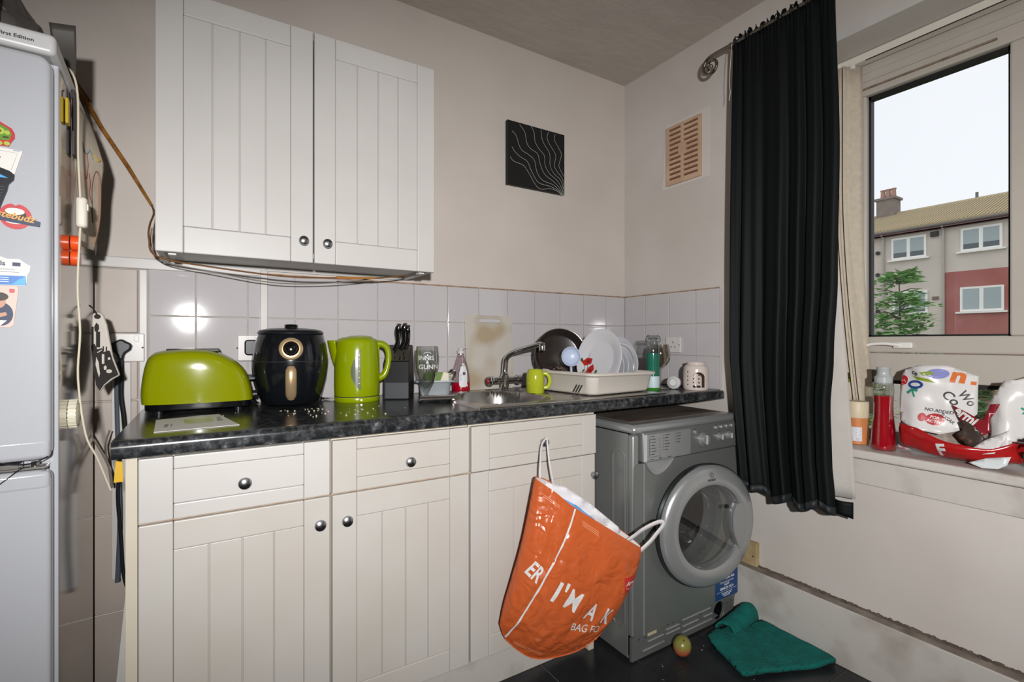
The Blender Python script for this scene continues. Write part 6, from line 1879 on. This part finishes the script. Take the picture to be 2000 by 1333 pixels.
for y in (6.31, 8.56):
    MB().tube([(XB - .30, y, 6.16), (XB - .10, y, 5.95), (XB - .08, y, -4)], .05, 8).build('drainpipe', mat('pale_pipe', 'b5ada4', .6), bd)
MB().box(XB - .14, XB, 6.50, 6.76, 5.76, 5.98).build('wall_box', mat('dark_vent_box', '3b3836', .6), bd, smooth=False)
for z in (5.35, 4.30, 2.55):
    MB().lathe([(.09, 0), (.09, .08), (0, .08)], (XB, 8.80, z), (-1, 0, 0), 12).build('outlet', mat('dark_vent_box', '3b3836', .6), bd)
MB().box(XB - .04, XB, 6.50, 6.72, 2.95, 3.10).build('air_brick', mat('air_brick', '7d6d63', .8), bd, smooth=False)
o = struct(MB().box(.35, 90, -50, 60, -4.2, -4.0).build('ground_outside', mat('grass_ground', '5d6b45', .95, col2='4b5a38', vscale=.5), smooth=False), 'grass outside below the window')

# ================================================================ tree and hedge outside
M_leaf = mat('rowan_leaf', 'a3c98a', .7, col2='7fae66', vscale=2.5)
M_leaf2 = mat('hedge_leaf', '8aa972', .7, col2='68895a', vscale=2.0)
M_bark = mat('bark', '5d5145', .9)
def leafy(name, label, base, top, sprigs, m, spread, zr, seed, leaf=.11, cat='tree', taper=.95):
    rnd = random.Random(seed)
    t = thing(name, label, cat, base)
    b = Vector(base); tp_ = Vector(top)
    tr = MB(); tr.tube([b, b.lerp(tp_, .5) + Vector((.05, .04, 0)), tp_], [.07, .04, .008], 8)
    lf_ = MB()
    for k in range(sprigs):
        h_ = rnd.uniform(*zr)
        o_ = b.lerp(tp_, h_)
        a = rnd.uniform(0, 2 * PI)
        L = spread * rnd.uniform(.4, 1.0) * (1.15 - h_ * taper)
        d = Vector((math.cos(a), math.sin(a), rnd.uniform(.0, .7))).normalized()
        e = o_ + d * L
        if k % 3 == 0:
            tr.tube([o_, o_.lerp(e, .5) + Vector((0, 0, .04)), e], [.014, .009, .004], 5)
        # compound leaf: paired leaflets along a drooping rib
        for j in range(9):
            q = o_.lerp(e, .35 + .65 * j / 8) + Vector((rnd.uniform(-.04, .04), rnd.uniform(-.04, .04), -.10 * (j / 8) ** 2 * spread))
            for sd in (-1, 1):
                s_ = Vector((-d.y, d.x, 0)) * sd
                ax_ = (s_ * .9 + d * .45 + Vector((0, 0, rnd.uniform(-.35, .2)))).normalized()
                wv = ax_.cross(Vector((0, 0, 1))).normalized() * (leaf * .16) + Vector((0, 0, rnd.uniform(-.015, .015)))
                L2 = leaf * rnd.uniform(.7, 1.2)
                lf_.face([q, q + ax_ * L2 * .45 + wv, q + ax_ * L2, q + ax_ * L2 * .45 - wv])
    tr.build('trunk', M_bark, t)
    f = lf_.build('foliage', m, t, smooth=False)
    f['kind'] = 'stuff'
    return t
leafy('rowan_tree', 'young green tree with feathery leaves outside the upper pane', (10.2, 2.25, -4.0), (10.2, 2.45, 2.60), 120, M_leaf, 1.25, (.66, .985), 3, .20, taper=.72)
leafy('garden_shrub', 'pale green bushy shrub low behind the feathery tree', (11.5, 3.75, -4.0), (11.5, 3.75, 1.45), 260, mat('pale_leaf', 'a3c47a', .7, col2='84a85e', vscale=2), 1.5, (.45, 1.0), 5, .14, 'shrub')
leafy('hedge_shrub', 'broad green hedge shrub seen through the low pane', (8.0, 1.0, -4.0), (8.0, .9, .75), 420, M_leaf2, 2.0, (.35, .98), 9, .15, 'shrub')
leafy('hedge_shrub', 'dark green hedge shrub further right below the window', (8.8, -3.4, -4.0), (8.8, -3.3, .45), 420, M_leaf2, 2.0, (.35, .98), 12, .15, 'shrub')
